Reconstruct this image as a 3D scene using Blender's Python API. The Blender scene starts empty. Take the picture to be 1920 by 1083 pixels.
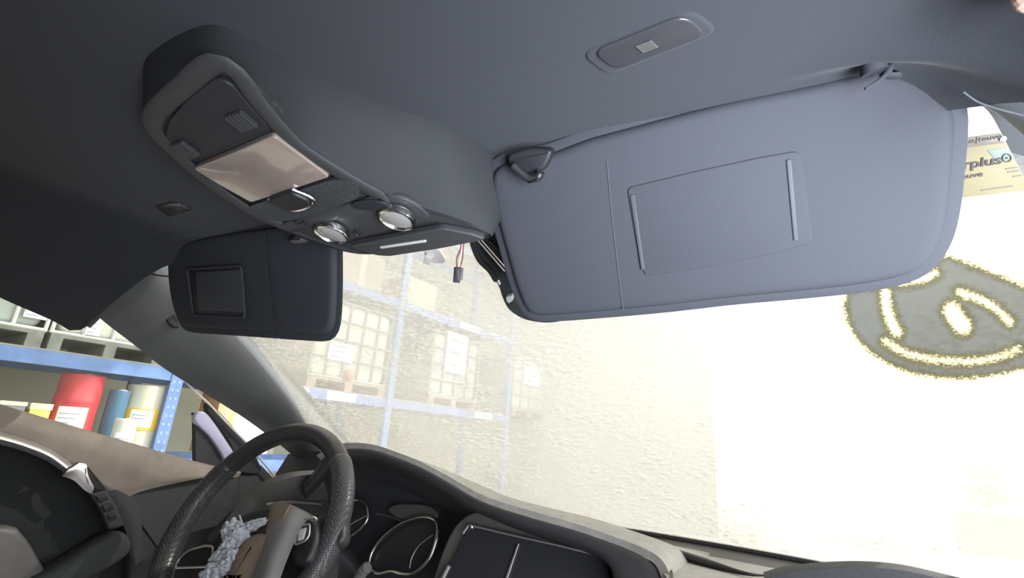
import bpy, bmesh, math, random
import numpy as np
from mathutils import Vector, Matrix
random.seed(7); rng = np.random.default_rng(7)
scn = bpy.context.scene
COL = scn.collection

# ------------------------------------------------------------------ camera
FPX = 935.0; CX, CY = 960.0, 541.5
YAW, PITCH, ROLL = .489, .295, .0735
CAM = np.array([.388, 0., 0.])
FW = np.array([-math.sin(YAW)*math.cos(PITCH), math.cos(YAW)*math.cos(PITCH), math.sin(PITCH)])
_r0 = np.array([math.cos(YAW), math.sin(YAW), 0.]); _u0 = np.cross(_r0, FW)
RT = math.cos(ROLL)*_r0 + math.sin(ROLL)*_u0
UP = math.cos(ROLL)*_u0 - math.sin(ROLL)*_r0
cd = bpy.data.cameras.new('camera'); cam = bpy.data.objects.new('camera', cd); COL.objects.link(cam)
cd.sensor_fit = 'HORIZONTAL'; cd.sensor_width = 36.0; cd.lens = 36.0*FPX/1920.0
cd.clip_start = .01; cd.clip_end = 400
m = Matrix(((RT[0], UP[0], -FW[0], CAM[0]), (RT[1], UP[1], -FW[1], CAM[1]), (RT[2], UP[2], -FW[2], CAM[2]), (0, 0, 0, 1)))
cam.matrix_world = m
scn.camera = cam

# ------------------------------------------------------------------ light
SKY = 4.5
w = bpy.data.worlds.new('sky'); scn.world = w; w.use_nodes = True
bg = w.node_tree.nodes['Background']; bg.inputs[0].default_value = (.86, .93, 1.0, 1); bg.inputs[1].default_value = SKY
sd = bpy.data.lights.new('sun', 'SUN'); sd.energy = 5.5; sd.angle = .009; sd.color = (1, .95, .86)
so = bpy.data.objects.new('sun', sd); COL.objects.link(so)
so.rotation_euler = Vector((-.62, -.55, -.62)).to_track_quat('-Z', 'Y').to_euler()
scn.view_settings.view_transform = 'Standard'; scn.view_settings.look = 'None'
scn.view_settings.gamma = 1; scn.view_settings.use_curve_mapping = False
scn.view_settings.exposure = 0.0
def hall_lamp(loc, e, sx, sy):
    d = bpy.data.lights.new('hall_lamp', 'AREA'); d.shape = 'RECTANGLE'; d.size = sx; d.size_y = sy; d.energy = e; d.color = (1, .95, .84)
    o = bpy.data.objects.new('hall_lamp', d); COL.objects.link(o); o.location = loc; return o
hall_lamp((-2.6, 2.2, 3.6), 110, 1.0, 3.0)
dl_ = bpy.data.lights.new('added_door_fill', 'AREA'); dl_.shape = 'RECTANGLE'; dl_.size = .5; dl_.size_y = .5; dl_.energy = 11.0; dl_.spread = math.radians(85); dl_.color = (.78, .86, 1.0)  # added fill outside passenger opening; stands in for lens glare on roof and visor
do_ = bpy.data.objects.new('added_door_fill', dl_); COL.objects.link(do_); do_.location = (.82, .0, -.14)
do_.rotation_euler = Vector((-.30, .40, .40)).to_track_quat('-Z', 'Y').to_euler()
hall_lamp((-2.4, 6.5, 3.6), 110, 1.0, 3.0)

# ------------------------------------------------------------------ helpers
def ray(px, py): return (FW*FPX + RT*(px-CX) - UP*(py-CY))/FPX
def at(px, py, ax, v):
    d = ray(px, py); return CAM + (v-CAM[ax])/d[ax]*d
def on(px, py, o, n):
    d = ray(px, py); n = np.asarray(n, float); return CAM + ((np.asarray(o)-CAM)@n)/(d@n)*d
def unit(v): v = np.asarray(v, float); return v/max(np.linalg.norm(v), 1e-12)

def cr(P, n, closed=False):
    """Catmull-Rom through P, resampled to n points by length"""
    P = np.asarray(P, float); N = len(P)
    if closed: Q = np.vstack([P[-1:], P, P[:2]]); segs = N
    else: Q = np.vstack([2*P[:1]-P[1:2], P, 2*P[-1:]-P[-2:-1]]); segs = N-1
    out = []
    for i in range(segs):
        a, b, c, d = Q[i], Q[i+1], Q[i+2], Q[i+3]
        for t in np.linspace(0, 1, 24, endpoint=False):
            out.append(.5*((2*b)+(c-a)*t+(2*a-5*b+4*c-d)*t*t+(3*b-a-3*c+d)*t**3))
    out.append(Q[segs+1] if not closed else Q[1]); out = np.array(out)
    L = np.r_[0, np.cumsum(np.linalg.norm(np.diff(out, axis=0), axis=1))]
    s = np.linspace(0, L[-1], n, endpoint=not closed)
    return np.stack([np.interp(s, L, out[:, k]) for k in range(out.shape[1])], 1)
def lin(P, n):
    P = np.asarray(P, float); L = np.r_[0, np.cumsum(np.linalg.norm(np.diff(P, axis=0), axis=1))]
    s = np.linspace(0, L[-1], n); return np.stack([np.interp(s, L, P[:, k]) for k in range(P.shape[1])], 1)
def rounded(P, r, k=6):
    """closed polygon with its corners rounded by r (same units as P)"""
    P = np.asarray(P, float); out = []; N = len(P)
    rr = r if hasattr(r, '__len__') else [r]*N
    for i in range(N):
        a, b, c = P[i-1], P[i], P[(i+1) % N]
        u, v = a-b, c-b; lu, lv = np.linalg.norm(u), np.linalg.norm(v)
        q = min(rr[i], lu*.48, lv*.48); p0 = b+u/lu*q; p1 = b+v/lv*q
        for t in np.linspace(0, 1, k): out.append((1-t)**2*p0+2*t*(1-t)*b+t*t*p1)
    return np.array(out)

ORG = {}
def link(name, verts, faces, mat, parent=None, smooth=True):
    o0 = ORG.get(parent.name, np.zeros(3)) if parent else np.zeros(3)
    me = bpy.data.meshes.new(name)
    me.from_pydata([tuple(np.asarray(v, float)-o0) for v in verts], [], [tuple(int(i) for i in f) for f in faces])
    me.validate(); me.update()
    bm = bmesh.new(); bm.from_mesh(me); bmesh.ops.recalc_face_normals(bm, faces=bm.faces); bm.to_mesh(me); bm.free()
    if mat: me.materials.append(mat)
    if smooth:
        me.polygons.foreach_set('use_smooth', [True]*len(me.polygons))
        me.set_sharp_from_angle(angle=math.radians(38))
    o = bpy.data.objects.new(name, me); COL.objects.link(o)
    if parent: o.parent = parent
    ORG[o.name] = o0
    return o
def tag(o, label=None, cat=None, group=None, kind=None):
    if label: o['label'] = label
    if cat: o['category'] = cat
    if group: o['group'] = group
    if kind: o['kind'] = kind
    return o
def thing(name, label, cat, loc=(0, 0, 0), group=None):
    o = bpy.data.objects.new(name, None); COL.objects.link(o); o.location = tuple(loc); o.empty_display_size = .05
    ORG[o.name] = np.asarray(loc, float)
    return tag(o, label, cat, group)
def struct(o): o['kind'] = 'structure'; return o

class Geo:
    def __init__(s): s.v = []; s.f = []
    def add(s, v, f):
        k = len(s.v); s.v += [np.asarray(x, float) for x in v]; s.f += [tuple(i+k for i in q) for q in f]
    def box(s, lo, hi):
        x0, y0, z0 = lo; x1, y1, z1 = hi
        s.add([(x0,y0,z0),(x1,y0,z0),(x1,y1,z0),(x0,y1,z0),(x0,y0,z1),(x1,y0,z1),(x1,y1,z1),(x0,y1,z1)],
              [(0,3,2,1),(4,5,6,7),(0,1,5,4),(1,2,6,5),(2,3,7,6),(3,0,4,7)])
    def obox(s, o, u, v, w_, a, b, c):
        """box at o spanning a,b,c = (lo,hi) along unit axes u,v,w_"""
        o, u, v, w_ = map(np.asarray, (o, u, v, w_)); V = []
        for z in c:
            for x, y in ((a[0], b[0]), (a[1], b[0]), (a[1], b[1]), (a[0], b[1])): V.append(o+u*x+v*y+w_*z)
        s.add(V, [(0,3,2,1),(4,5,6,7),(0,1,5,4),(1,2,6,5),(2,3,7,6),(3,0,4,7)])
    def tube(s, P, r, n=10, closed=False, flat=1.0, nrm=None):
        P = np.asarray(P, float); N = len(P); R_ = np.broadcast_to(np.asarray(r, float), (N,))
        T = np.roll(P, -1, 0)-np.roll(P, 1, 0)
        if not closed: T[0] = P[1]-P[0]; T[-1] = P[-1]-P[-2]
        T = np.array([unit(t) for t in T])
        a = unit(np.cross(T[0], [0, 0, 1] if abs(T[0][2]) < .9 else [1, 0, 0])) if nrm is None else unit(nrm)
        V = []
        for i in range(N):
            a = unit(a-T[i]*(a@T[i])) if nrm is None else unit(np.asarray(nrm)-T[i]*(np.asarray(nrm)@T[i]))
            b = np.cross(T[i], a)
            for k in range(n):
                t = 2*math.pi*k/n; V.append(P[i]+R_[i]*(math.cos(t)*a*flat+math.sin(t)*b))
        Fc = []
        for i in range(N if closed else N-1):
            j = (i+1) % N
            for k in range(n): l = (k+1) % n; Fc.append((i*n+k, i*n+l, j*n+l, j*n+k))
        if not closed: Fc += [tuple(range(n))[::-1], tuple((N-1)*n+k for k in range(n))]
        s.add(V, Fc)
    def lathe(s, o, ax, prof, n=32):
        ax = unit(ax); a = unit(np.cross(ax, [0, 0, 1] if abs(ax[2]) < .9 else [1, 0, 0])); b = np.cross(ax, a)
        V = []; Fc = []
        for r, h in prof:
            for k in range(n):
                t = 2*math.pi*k/n; V.append(np.asarray(o)+ax*h+r*(math.cos(t)*a+math.sin(t)*b))
        for i in range(len(prof)-1):
            for k in range(n): l = (k+1) % n; Fc.append((i*n+k, i*n+l, (i+1)*n+l, (i+1)*n+k))
        Fc += [tuple(range(n))[::-1], tuple((len(prof)-1)*n+k for k in range(n))]
        s.add(V, Fc)
    def slab(s, O, thick, bev=.002, nrm=None, dome=0.0, hold=0):
        """closed planar outline O (3D); its front face looks along nrm (default: to the viewer's side); goes back by thick"""
        O = np.asarray(O, float); c = O.mean(0)
        if nrm is None:
            _, _, vt = np.linalg.svd(O-c); n = vt[2]
            if n@(CAM-c) < 0: n = -n
        else: n = unit(nrm)
        u = unit(O[1]-O[0]-n*((O[1]-O[0])@n))
        u = unit(np.cross([0, .3, 1], n)) if abs(np.dot([0, .287, .958], n)) < .98 else u
        v = np.cross(n, u)
        q = np.stack([(O-c)@u, (O-c)@v], 1); hgt = (O-c)@n
        area = .5*np.sum(q[:, 0]*np.roll(q[:, 1], -1)-np.roll(q[:, 0], -1)*q[:, 1])
        if area < 0: q = q[::-1]; hgt = hgt[::-1]
        t = np.roll(q, -1, 0)-np.roll(q, 1, 0); t /= np.maximum(np.linalg.norm(t, axis=1), 1e-9)[:, None]
        nin = np.stack([-t[:, 1], t[:, 0]], 1)
        bev = min(bev, thick*.5); N = len(q); V = []; Fc = []
        prof = [(bev, 0), (bev*.6, bev*.08), (bev*.29, bev*.29), (bev*.08, bev*.6), (0, bev), (0, thick-bev), (bev*.29, thick-bev*.29), (bev, thick)]
        if hold: prof = [(bev*hold, 0)]+prof
        if dome: prof = [(dome*1.6+bev, -dome*.6), (dome*.7+bev, -dome*.42)]+prof
        for ins, d in prof:
            r = q+nin*ins
            for i in range(N): V.append(c+u*r[i, 0]+v*r[i, 1]+n*(hgt[i]-d))
        for k in range(len(prof)-1):
            for i in range(N): j = (i+1) % N; Fc.append((k*N+i, k*N+j, (k+1)*N+j, (k+1)*N+i))
        Fc += [tuple(range(N)), tuple((len(prof)-1)*N+i for i in range(N))[::-1]]
        s.add(V, Fc)
    def go(s, name, mat, parent=None, smooth=True): return link(name, s.v, s.f, mat, parent, smooth)

def surf(name, rows, mat, parent=None, nu=40, nv=30, thick=.008, straight=False):
    """sheet through rows of control points, given thickness on the side away from the cabin viewer"""
    rows = [np.asarray(r, float) for r in rows]
    A = np.array([(lin if straight else cr)(r, nu) for r in rows])
    B = np.stack([(lin if straight else cr)(A[:, i], nv) for i in range(nu)], 1)   # nv x nu x 3
    du = np.gradient(B, axis=1); dv = np.gradient(B, axis=0); N = np.cross(du, dv)
    N /= np.maximum(np.linalg.norm(N, axis=2), 1e-9)[..., None]
    c = B[nv//2, nu//2]
    if N[nv//2, nu//2]@(CAM-c) > 0: N = -N
    K = B+N*thick
    V = list(B.reshape(-1, 3))+list(K.reshape(-1, 3)); Fc = []; M = nu*nv
    id_ = lambda j, i: j*nu+i
    for j in range(nv-1):
        for i in range(nu-1):
            q = (id_(j, i), id_(j, i+1), id_(j+1, i+1), id_(j+1, i)); Fc.append(q); Fc.append(tuple(M+x for x in q[::-1]))
    ring = [id_(0, i) for i in range(nu)]+[id_(j, nu-1) for j in range(1, nv)]+[id_(nv-1, i) for i in range(nu-2, -1, -1)]+[id_(j, 0) for j in range(nv-2, 0, -1)]
    for k in range(len(ring)): a, b = ring[k], ring[(k+1) % len(ring)]; Fc.append((a, M+a, M+b, b))
    return link(name, V, Fc, mat, parent)

def text(s, h, name, mat, parent, o, u, v, n, ext=.0004, mirror=False, space=1.0, bold=False):
    cu = bpy.data.curves.new('t', 'FONT'); cu.body = s; cu.size = h; cu.extrude = ext; cu.space_character = space
    if bold: cu.offset = h*.02
    ob = bpy.data.objects.new('t', cu); COL.objects.link(ob)
    dg = bpy.context.evaluated_depsgraph_get(); me = ob.evaluated_get(dg).to_mesh()
    V = []
    for x in me.vertices:
        a, b, c = x.co; b = -b if mirror else b
        V.append(np.asarray(o)+np.asarray(u)*a+np.asarray(v)*b+np.asarray(n)*(c+ext))
    Fc = [tuple(p.vertices) for p in me.polygons]
    bpy.data.objects.remove(ob, do_unlink=True); bpy.data.curves.remove(cu)
    return link(name, V, Fc, mat, parent, False)

# ------------------------------------------------------------------ materials
def mat(name, col, rough=.6, metal=0, spec=.5, grain=0, scale=300, var=0, vscale=6, col2=None, coat=0, sheen=0):
    M = bpy.data.materials.new(name); M.use_nodes = True; nt = M.node_tree; N = nt.nodes; L = nt.links
    b = N['Principled BSDF']; b.inputs['Base Color'].default_value = (*col, 1); b.inputs['Roughness'].default_value = rough
    b.inputs['Metallic'].default_value = metal; b.inputs['Specular IOR Level'].default_value = spec
    if coat: b.inputs['Coat Weight'].default_value = coat; b.inputs['Coat Roughness'].default_value = .05
    if sheen: b.inputs['Sheen Weight'].default_value = sheen
    tc = N.new('ShaderNodeTexCoord')
    if var or col2:
        n1 = N.new('ShaderNodeTexNoise'); n1.inputs['Scale'].default_value = vscale; n1.inputs['Detail'].default_value = 6
        L.new(tc.outputs['Object'], n1.inputs['Vector'])
        r = N.new('ShaderNodeValToRGB'); r.color_ramp.elements[0].position = .35; r.color_ramp.elements[1].position = .65
        c2 = col2 or tuple(min(1, c*(1+var)) for c in col); c1 = col if col2 else tuple(c*(1-var) for c in col)
        r.color_ramp.elements[0].color = (*c1, 1); r.color_ramp.elements[1].color = (*c2, 1)
        L.new(n1.outputs['Fac'], r.inputs['Fac']); L.new(r.outputs['Color'], b.inputs['Base Color'])
    if grain:
        n2 = N.new('ShaderNodeTexNoise'); n2.inputs['Scale'].default_value = scale; n2.inputs['Detail'].default_value = 3
        L.new(tc.outputs['Object'], n2.inputs['Vector'])
        bp = N.new('ShaderNodeBump'); bp.inputs['Strength'].default_value = grain; bp.inputs['Distance'].default_value = .001
        L.new(n2.outputs['Fac'], bp.inputs['Height']); L.new(bp.outputs['Normal'], b.inputs['Normal'])
    return M
def dots(name, col, rough, scale, depth, metal=0):
    """leather with a grid of tiny holes"""
    M = mat(name, col, rough, metal); nt = M.node_tree; N = nt.nodes; L = nt.links; b = N['Principled BSDF']
    tc = N.new('ShaderNodeTexCoord'); vo = N.new('ShaderNodeTexVoronoi'); vo.inputs['Scale'].default_value = scale; vo.inputs['Randomness'].default_value = .12
    L.new(tc.outputs['UV'], vo.inputs['Vector']) if False else L.new(tc.outputs['Object'], vo.inputs['Vector'])
    r = N.new('ShaderNodeMapRange'); r.inputs[1].default_value = .15; r.inputs[2].default_value = .45
    L.new(vo.outputs['Distance'], r.inputs[0])
    bp = N.new('ShaderNodeBump'); bp.inputs['Strength'].default_value = .9; bp.inputs['Distance'].default_value = depth
    L.new(r.outputs[0], bp.inputs['Height']); L.new(bp.outputs['Normal'], b.inputs['Normal'])
    return M
def stripes(name, col, rough, scale, depth, axis=0, col2=None):
    M = mat(name, col, rough); nt = M.node_tree; N = nt.nodes; L = nt.links; b = N['Principled BSDF']
    tc = N.new('ShaderNodeTexCoord'); wv = N.new('ShaderNodeTexWave'); wv.bands_direction = 'XYZ'[axis]; wv.inputs['Scale'].default_value = scale
    L.new(tc.outputs['Object'], wv.inputs['Vector'])
    bp = N.new('ShaderNodeBump'); bp.inputs['Strength'].default_value = 1; bp.inputs['Distance'].default_value = depth
    L.new(wv.outputs['Fac'], bp.inputs['Height']); L.new(bp.outputs['Normal'], b.inputs['Normal'])
    if col2:
        r = N.new('ShaderNodeValToRGB'); r.color_ramp.elements[0].color = (*col, 1); r.color_ramp.elements[1].color = (*col2, 1)
        L.new(wv.outputs['Fac'], r.inputs['Fac']); L.new(r.outputs['Color'], b.inputs['Base Color'])
    return M
def glass(name, tint, haze, speck, dust, sp_scale=260, ramp=None):
    """clear pane with a film of road dust: dust scatters the light that falls on it"""
    M = bpy.data.materials.new(name); M.use_nodes = True; nt = M.node_tree; N = nt.nodes; L = nt.links
    N.remove(N['Principled BSDF']); out = N['Material Output']
    tr = N.new('ShaderNodeBsdfTransparent'); tr.inputs[0].default_value = (*tint, 1)
    gl = N.new('ShaderNodeBsdfGlossy'); gl.inputs['Roughness'].default_value = .02
    lw = N.new('ShaderNodeLayerWeight'); lw.inputs['Blend'].default_value = .12
    ml = N.new('ShaderNodeMath'); ml.operation = 'MULTIPLY'; ml.inputs[1].default_value = .35; L.new(lw.outputs['Fresnel'], ml.inputs[0])
    m1 = N.new('ShaderNodeMixShader'); L.new(ml.outputs[0], m1.inputs[0]); L.new(tr.outputs[0], m1.inputs[1]); L.new(gl.outputs[0], m1.inputs[2])
    df = N.new('ShaderNodeBsdfDiffuse'); df.inputs[0].default_value = (*dust, 1)
    tl = N.new('ShaderNodeBsdfTranslucent'); tl.inputs[0].default_value = (*dust, 1)
    m2 = N.new('ShaderNodeMixShader'); m2.inputs[0].default_value = .7; L.new(df.outputs[0], m2.inputs[1]); L.new(tl.outputs[0], m2.inputs[2])
    tc = N.new('ShaderNodeTexCoord')
    a = N.new('ShaderNodeTexNoise'); a.inputs['Scale'].default_value = 5; a.inputs['Detail'].default_value = 5; L.new(tc.outputs['Object'], a.inputs['Vector'])
    ra = N.new('ShaderNodeMapRange'); ra.inputs[1].default_value = .3; ra.inputs[2].default_value = .7; ra.inputs[3].default_value = haze*.75; ra.inputs[4].default_value = haze*1.25
    L.new(a.outputs['Fac'], ra.inputs[0])
    mp = N.new('ShaderNodeMapping'); mp.inputs['Scale'].default_value = (.55, 1, 1); mp.inputs['Rotation'].default_value = (0, 0, .25); L.new(tc.outputs['Object'], mp.inputs['Vector'])
    s = N.new('ShaderNodeTexNoise'); s.inputs['Scale'].default_value = sp_scale; s.inputs['Detail'].default_value = 2; L.new(mp.outputs[0], s.inputs['Vector'])
    s2 = N.new('ShaderNodeTexNoise'); s2.inputs['Scale'].default_value = 9; s2.inputs['Detail'].default_value = 4; L.new(tc.outputs['Object'], s2.inputs['Vector'])
    rs = N.new('ShaderNodeMapRange'); rs.inputs[1].default_value = .5; rs.inputs[2].default_value = .68; rs.inputs[3].default_value = 0; rs.inputs[4].default_value = speck; L.new(s.outputs['Fac'], rs.inputs[0])
    r2 = N.new('ShaderNodeMapRange'); r2.inputs[1].default_value = .35; r2.inputs[2].default_value = .6; L.new(s2.outputs['Fac'], r2.inputs[0])
    mm = N.new('ShaderNodeMath'); mm.operation = 'MULTIPLY'; L.new(rs.outputs[0], mm.inputs[0]); L.new(r2.outputs[0], mm.inputs[1])
    ad = N.new('ShaderNodeMath'); ad.operation = 'ADD'; ad.use_clamp = True; L.new(ra.outputs[0], ad.inputs[0]); L.new(mm.outputs[0], ad.inputs[1])
    fin = ad
    if ramp:                                # light painted as haze: dust film thickened towards the brighter right side
        sx = N.new('ShaderNodeSeparateXYZ'); L.new(tc.outputs['Object'], sx.inputs[0])
        rr = N.new('ShaderNodeMapRange'); rr.inputs[1].default_value = -.45; rr.inputs[2].default_value = .30; rr.inputs[3].default_value = 0; rr.inputs[4].default_value = ramp; L.new(sx.outputs[0], rr.inputs[0])
        fin = N.new('ShaderNodeMath'); fin.operation = 'ADD'; fin.use_clamp = True; L.new(ad.outputs[0], fin.inputs[0]); L.new(rr.outputs[0], fin.inputs[1])
    m3 = N.new('ShaderNodeMixShader'); L.new(fin.outputs[0], m3.inputs[0]); L.new(m1.outputs[0], m3.inputs[1]); L.new(m2.outputs[0], m3.inputs[2])
    L.new(m3.outputs[0], out.inputs['Surface'])
    return M

HEAD = mat('headliner_cloth', (.036, .0372, .042), .95, spec=.15, grain=.25, scale=900, sheen=.1)
HROLL = mat('headliner_edge', (.06, .06, .06), .95, grain=.5, scale=500)
VIS = mat('visor_vinyl', (.040, .0415, .048), .75, spec=.25, grain=.2, scale=700)
VISD = mat('visor_flap', (.050, .052, .060), .6, spec=.35, grain=.1, scale=700)
CONS = mat('console_plastic', (.042, .0415, .042), .55, spec=.4, grain=.2, scale=1100)
CONSB = mat('console_shell', (.026, .0265, .028), .7, spec=.25, grain=.2, scale=1100)
HSILV = mat('handle_silver', (.72, .70, .66), .35, metal=.35)
CONS_D = mat('console_dark_plastic', (.020, .020, .024), .5, spec=.4, grain=.15, scale=1100)
MESHP = stripes('speaker_mesh', (.012, .013, .015), .5, 130, .002, 0, (.06, .065, .075))
BEIGE = mat('beige_lens', (.26, .205, .17), .12, spec=.6, coat=.6)
CHROME = mat('chrome', (.80, .80, .78), .12, metal=1)
SILV = mat('satin_silver', (.62, .58, .58), .35, metal=.85)
LENS = mat('lamp_lens', (.30, .285, .26), .15, spec=.7, coat=.5)
BLK = mat('black_plastic', (.018, .018, .02), .45, spec=.4, grain=.1, scale=800)
RUB = mat('black_rubber', (.03, .029, .03), .7, spec=.3)
PILL = mat('pillar_trim', (.078, .080, .082), .42, spec=.5, grain=.2, scale=900)
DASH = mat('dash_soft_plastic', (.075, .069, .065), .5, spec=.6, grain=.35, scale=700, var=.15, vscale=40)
DASHT = mat('dusty_lit_dash_top', (.30, .28, .255), .6, spec=.5, grain=.35, scale=700, var=.12, vscale=60)  # dust tone, paled further: windshield light on upward faces put into the colour
DASHL = mat('shaded_dash_lip', (.042, .041, .043), .65, spec=.35, grain=.35, scale=700)  # darker copy of the dash plastic, shade of the front face put into the colour
DASHD = mat('dash_dark_plastic', (.042, .042, .047), .6, spec=.35, grain=.2, scale=800)
FASC = mat('fascia_grey', (.10, .092, .088), .45, spec=.4)
SCRN = mat('screen_black', (.030, .030, .034), .25, spec=.4)
LEATH = mat('wheel_leather', (.034, .030, .031), .42, spec=.5, grain=.3, scale=500)
GRIP = dots('perforated_leather', (.045, .044, .046), .3, 330, .0012)
DOORT = mat('door_soft_plastic', (.22, .18, .15), .7, spec=.3, grain=.3, scale=700, var=.12, vscale=20)
DOORG = mat('door_grey_panel', (.040, .042, .042), .75, spec=.25, grain=.2, scale=600)
DOORB = mat('door_pocket', (.018, .019, .020), .85, spec=.2)
LILAC = mat('lilac_paint', (.40, .38, .52), .25, spec=.5, coat=.7)
BAGC = mat('airbag_cloth', (.50, .52, .55), .95, spec=.05, grain=.2, scale=700)
TAN = mat('tan_cover', (.22, .165, .115), .6, grain=.2, scale=300, var=.1, vscale=30)
WGREY = mat('wheel_grey_trim', (.20, .19, .19), .5, spec=.4)
WHITEP = mat('white_plastic', (.62, .57, .53), .45)
BROWNW = mat('brown_wire', (.22, .09, .07), .5)
WHW = mat('white_wire', (.6, .58, .55), .5)
GREYC = mat('grey_clip', (.45, .44, .38), .5)
SLEEVE = stripes('corrugated_sleeve', (.03, .03, .034), .5, 400, .001, 1)
DUCT = mat('duct_plastic', (.022, .027, .032), .4, spec=.5, var=.3, vscale=60)
GLASSF = glass('windshield_glass', (.93, .94, .93), .36, .34, (.52, .505, .465), 150, .15)
GLASSD = glass('door_glass', (.92, .95, .93), .04, .05, (.8, .78, .7))
SKIN = mat('skin', (.62, .40, .30), .5, spec=.35, grain=.15, scale=400)

# ================================================================== the car: shell of the cabin
XC = -.028                                   # cabin centre line
def zhead(x, y):
    s = max(0, abs(x)-.45)/.15
    ze = .165-max(0, y-.25)*.24
    return .288-(.288-ze)*min(s, 1.3)**2.4-max(0, y-.40)**2*1.5
rows = []
for y in list(np.linspace(-.75, .2, 9))+[.25, .3, .35, .385, .405, .43, .45, .468, .478]:
    xl = -.605 if y < .39 else -.605+min(1, (y-.39)/.07)*.09
    xr = .60 if y < .36 else min(.60, .48+(.478-y)/1.3)
    rows.append([(x, y, zhead(x, y)) for x in np.linspace(xl, xr, 34)])
hd = surf('headliner', rows, HEAD, None, 110, 90, .012)
tag(hd, 'dark cloth headliner covering the whole roof above the visors', 'headliner')
g = Geo(); g.tube(cr([at(*p, 0, -.598) for p in ((164, 610), (182, 592), (203, 566), (224, 548))], 20), .0055, 10); g.go('flap_roll', HROLL, hd)
g = Geo(); g.tube([at(*p, 0, -.603) for p in ((-60, 512), (0, 541), (60, 564), (110, 587), (160, 611))], .004, 8)
g.go('edge_welt', RUB, hd)

body = thing('car', 'lilac car around the cabin with its driver door on the left slightly open', 'car', (0, .3, -.9))
rows = [[(x, y, zhead(max(-.6, min(.58, x)), min(y, .47))+.05-abs(x)*.02) for x in np.linspace(-.70, .61, 15)] for y in np.linspace(-.9, .36, 10)]
surf('roof_skin', rows, LILAC, body, 30, 20, .01)
g = Geo(); g.box((-.72, -.95, -.9), (.72, 1.6, -.86)); g.go('floor_pan', BLK, body)
g = Geo(); g.box((-.72, -.95, -.9), (.72, -.92, .28)); g.go('rear_bulkhead', DOORG, body)
for a, b in (((-.72, -.92, -.86), (-.69, -.1, -.05)), ((.66, -.92, -.86), (.70, -.3, -.05))): g = Geo(); g.box(a, b); g.go('quarter_panel', LILAC, body)
for a, b in (((-.72, -.92, -.05), (-.70, -.75, .24)), ((-.72, -.24, -.05), (-.69, -.1, .2)), ((.64, -.5, -.05), (.68, -.34, .22))): g = Geo(); g.box(a, b); g.go('roof_post', BLK, body)
g = Geo(); g.box((-.78, 1.18, -.9), (.78, 1.22, -.24)); g.go('firewall', BLK, body)
g = Geo(); g.slab([at(*p, 0, -.735) for p in ((447, 905), (434, 935), (420, 985), (410, 1030), (440, 1030), (448, 985))], .02, .004); g.go('jamb_panel', LILAC, body)
g = Geo(); g.slab([at(*p, 0, -.735) for p in ((482, 868), (489, 868), (487, 905), (478, 930), (476, 905))], .02, .003); g.go('jamb_flange', LILAC, body)

# ---------------------------------------------------------------- windshield
def wsp(x, t):
    """windshield sheet: t = 0 at the cowl, 1 at the header"""
    xb = x*1.10-.0
    yb, zb = 1.165-.30*(xb-XC)**2, -.168
    yt, zt = .500-.06*x*x, .296-.05*x*x
    bow = .030*math.sin(math.pi*t)
    return np.array([xb+(x*.97-xb)*t, yb+(yt-yb)*t+bow*.4, zb+(zt-zb)*t+bow])
ws = thing('windshield', 'wide dusty windshield glass between the two roof pillars', 'windshield', (0, 1.16, -.168))
rows = [[wsp(x, t) for x in np.linspace(-.574, .62, 15)] for t in np.linspace(0, 1, 9)]
surf('glass', rows, GLASSF, ws, 50, 40, .004)
WSG = np.array(rows)
def on_ws(px, py, lift=.004):
    """where the line of sight meets the windshield"""
    d = ray(px, py); lo, hi = .2, 2.2
    def side(s):
        p = CAM+d*s; best = 9
        x = p[0]; t = .5
        for _ in range(30):
            q = wsp(x, t); t = min(1.05, max(-.05, t+(-(q[1]-p[1])*.67+(q[2]-p[2])*-.0)*-0 + 0)) if False else t
            break
        # solve t from y on the sheet at about this x, compare z
        a, b = -.1, 1.1
        for _ in range(26):
            mth = (a+b)/2
            k = 1.10+(.97-1.10)*mth
            q = wsp(p[0]/k, mth)
            if q[1] > p[1]: a = mth
            else: b = mth
        return p[2]-q[2]
    for _ in range(32):
        mid = (lo+hi)/2
        if side(mid) < 0: lo = mid
        else: hi = mid
    return CAM+d*(lo-lift)
g = Geo(); g.tube([wsp(x, .004)+np.array([0, -.004, .002]) for x in np.linspace(-.574, .62, 40)], .0055, 8); g.go('lower_seal', RUB, ws)
g = Geo(); g.tube([wsp(x, .985)+np.array([0, -.006, -.004]) for x in np.linspace(-.55, .50, 40)], .006, 8); g.go('upper_seal', RUB, ws)

# ---------------------------------------------------------------- roof pillars (trims)
def mixx(P, x0, x1, n=None):
    L = len(P); return [at(p[0], p[1], 0, x0+(x1-x0)*i/(L-1)) for i, p in enumerate(P)]
ap = thing('pillar_trim', 'dark windshield pillar trim left of the driver visor and steering wheel', 'pillar trim', at(600, 870, 0, -.66))
LA = mixx([(120, 528), (185, 594), (250, 645), (312, 693), (400, 747), (470, 792), (545, 850), (600, 900)], -.60, -.70)
LB = mixx([(190, 520), (245, 560), (315, 612), (385, 668), (460, 735), (530, 800), (590, 856), (635, 900)], -.575, -.660)
LC = mixx([(200, 450), (240, 485), (300, 530), (375, 590), (440, 650), (510, 720), (570, 785), (625, 845), (665, 900)], -.556, -.630)
LD = mixx([(235, 400), (300, 455), (380, 530), (470, 626), (528, 690), (585, 754), (625, 800), (658, 838), (700, 888)], -.566, -.648)
surf('trim_panel', [LA, LB, LC, LD], PILL, ap, 60, 24, .008)
g = Geo(); g.tube(cr([p+np.array([.004, .002, .002]) for p in LD], 40), .0045, 8); g.go('edge_seal', RUB, ap)
o_ = at(322, 598, 0, -.60); n_ = unit(CAM-o_+np.array([0, 0, .1])); a_ = unit(np.array([.1, .5, -.55]))
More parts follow.
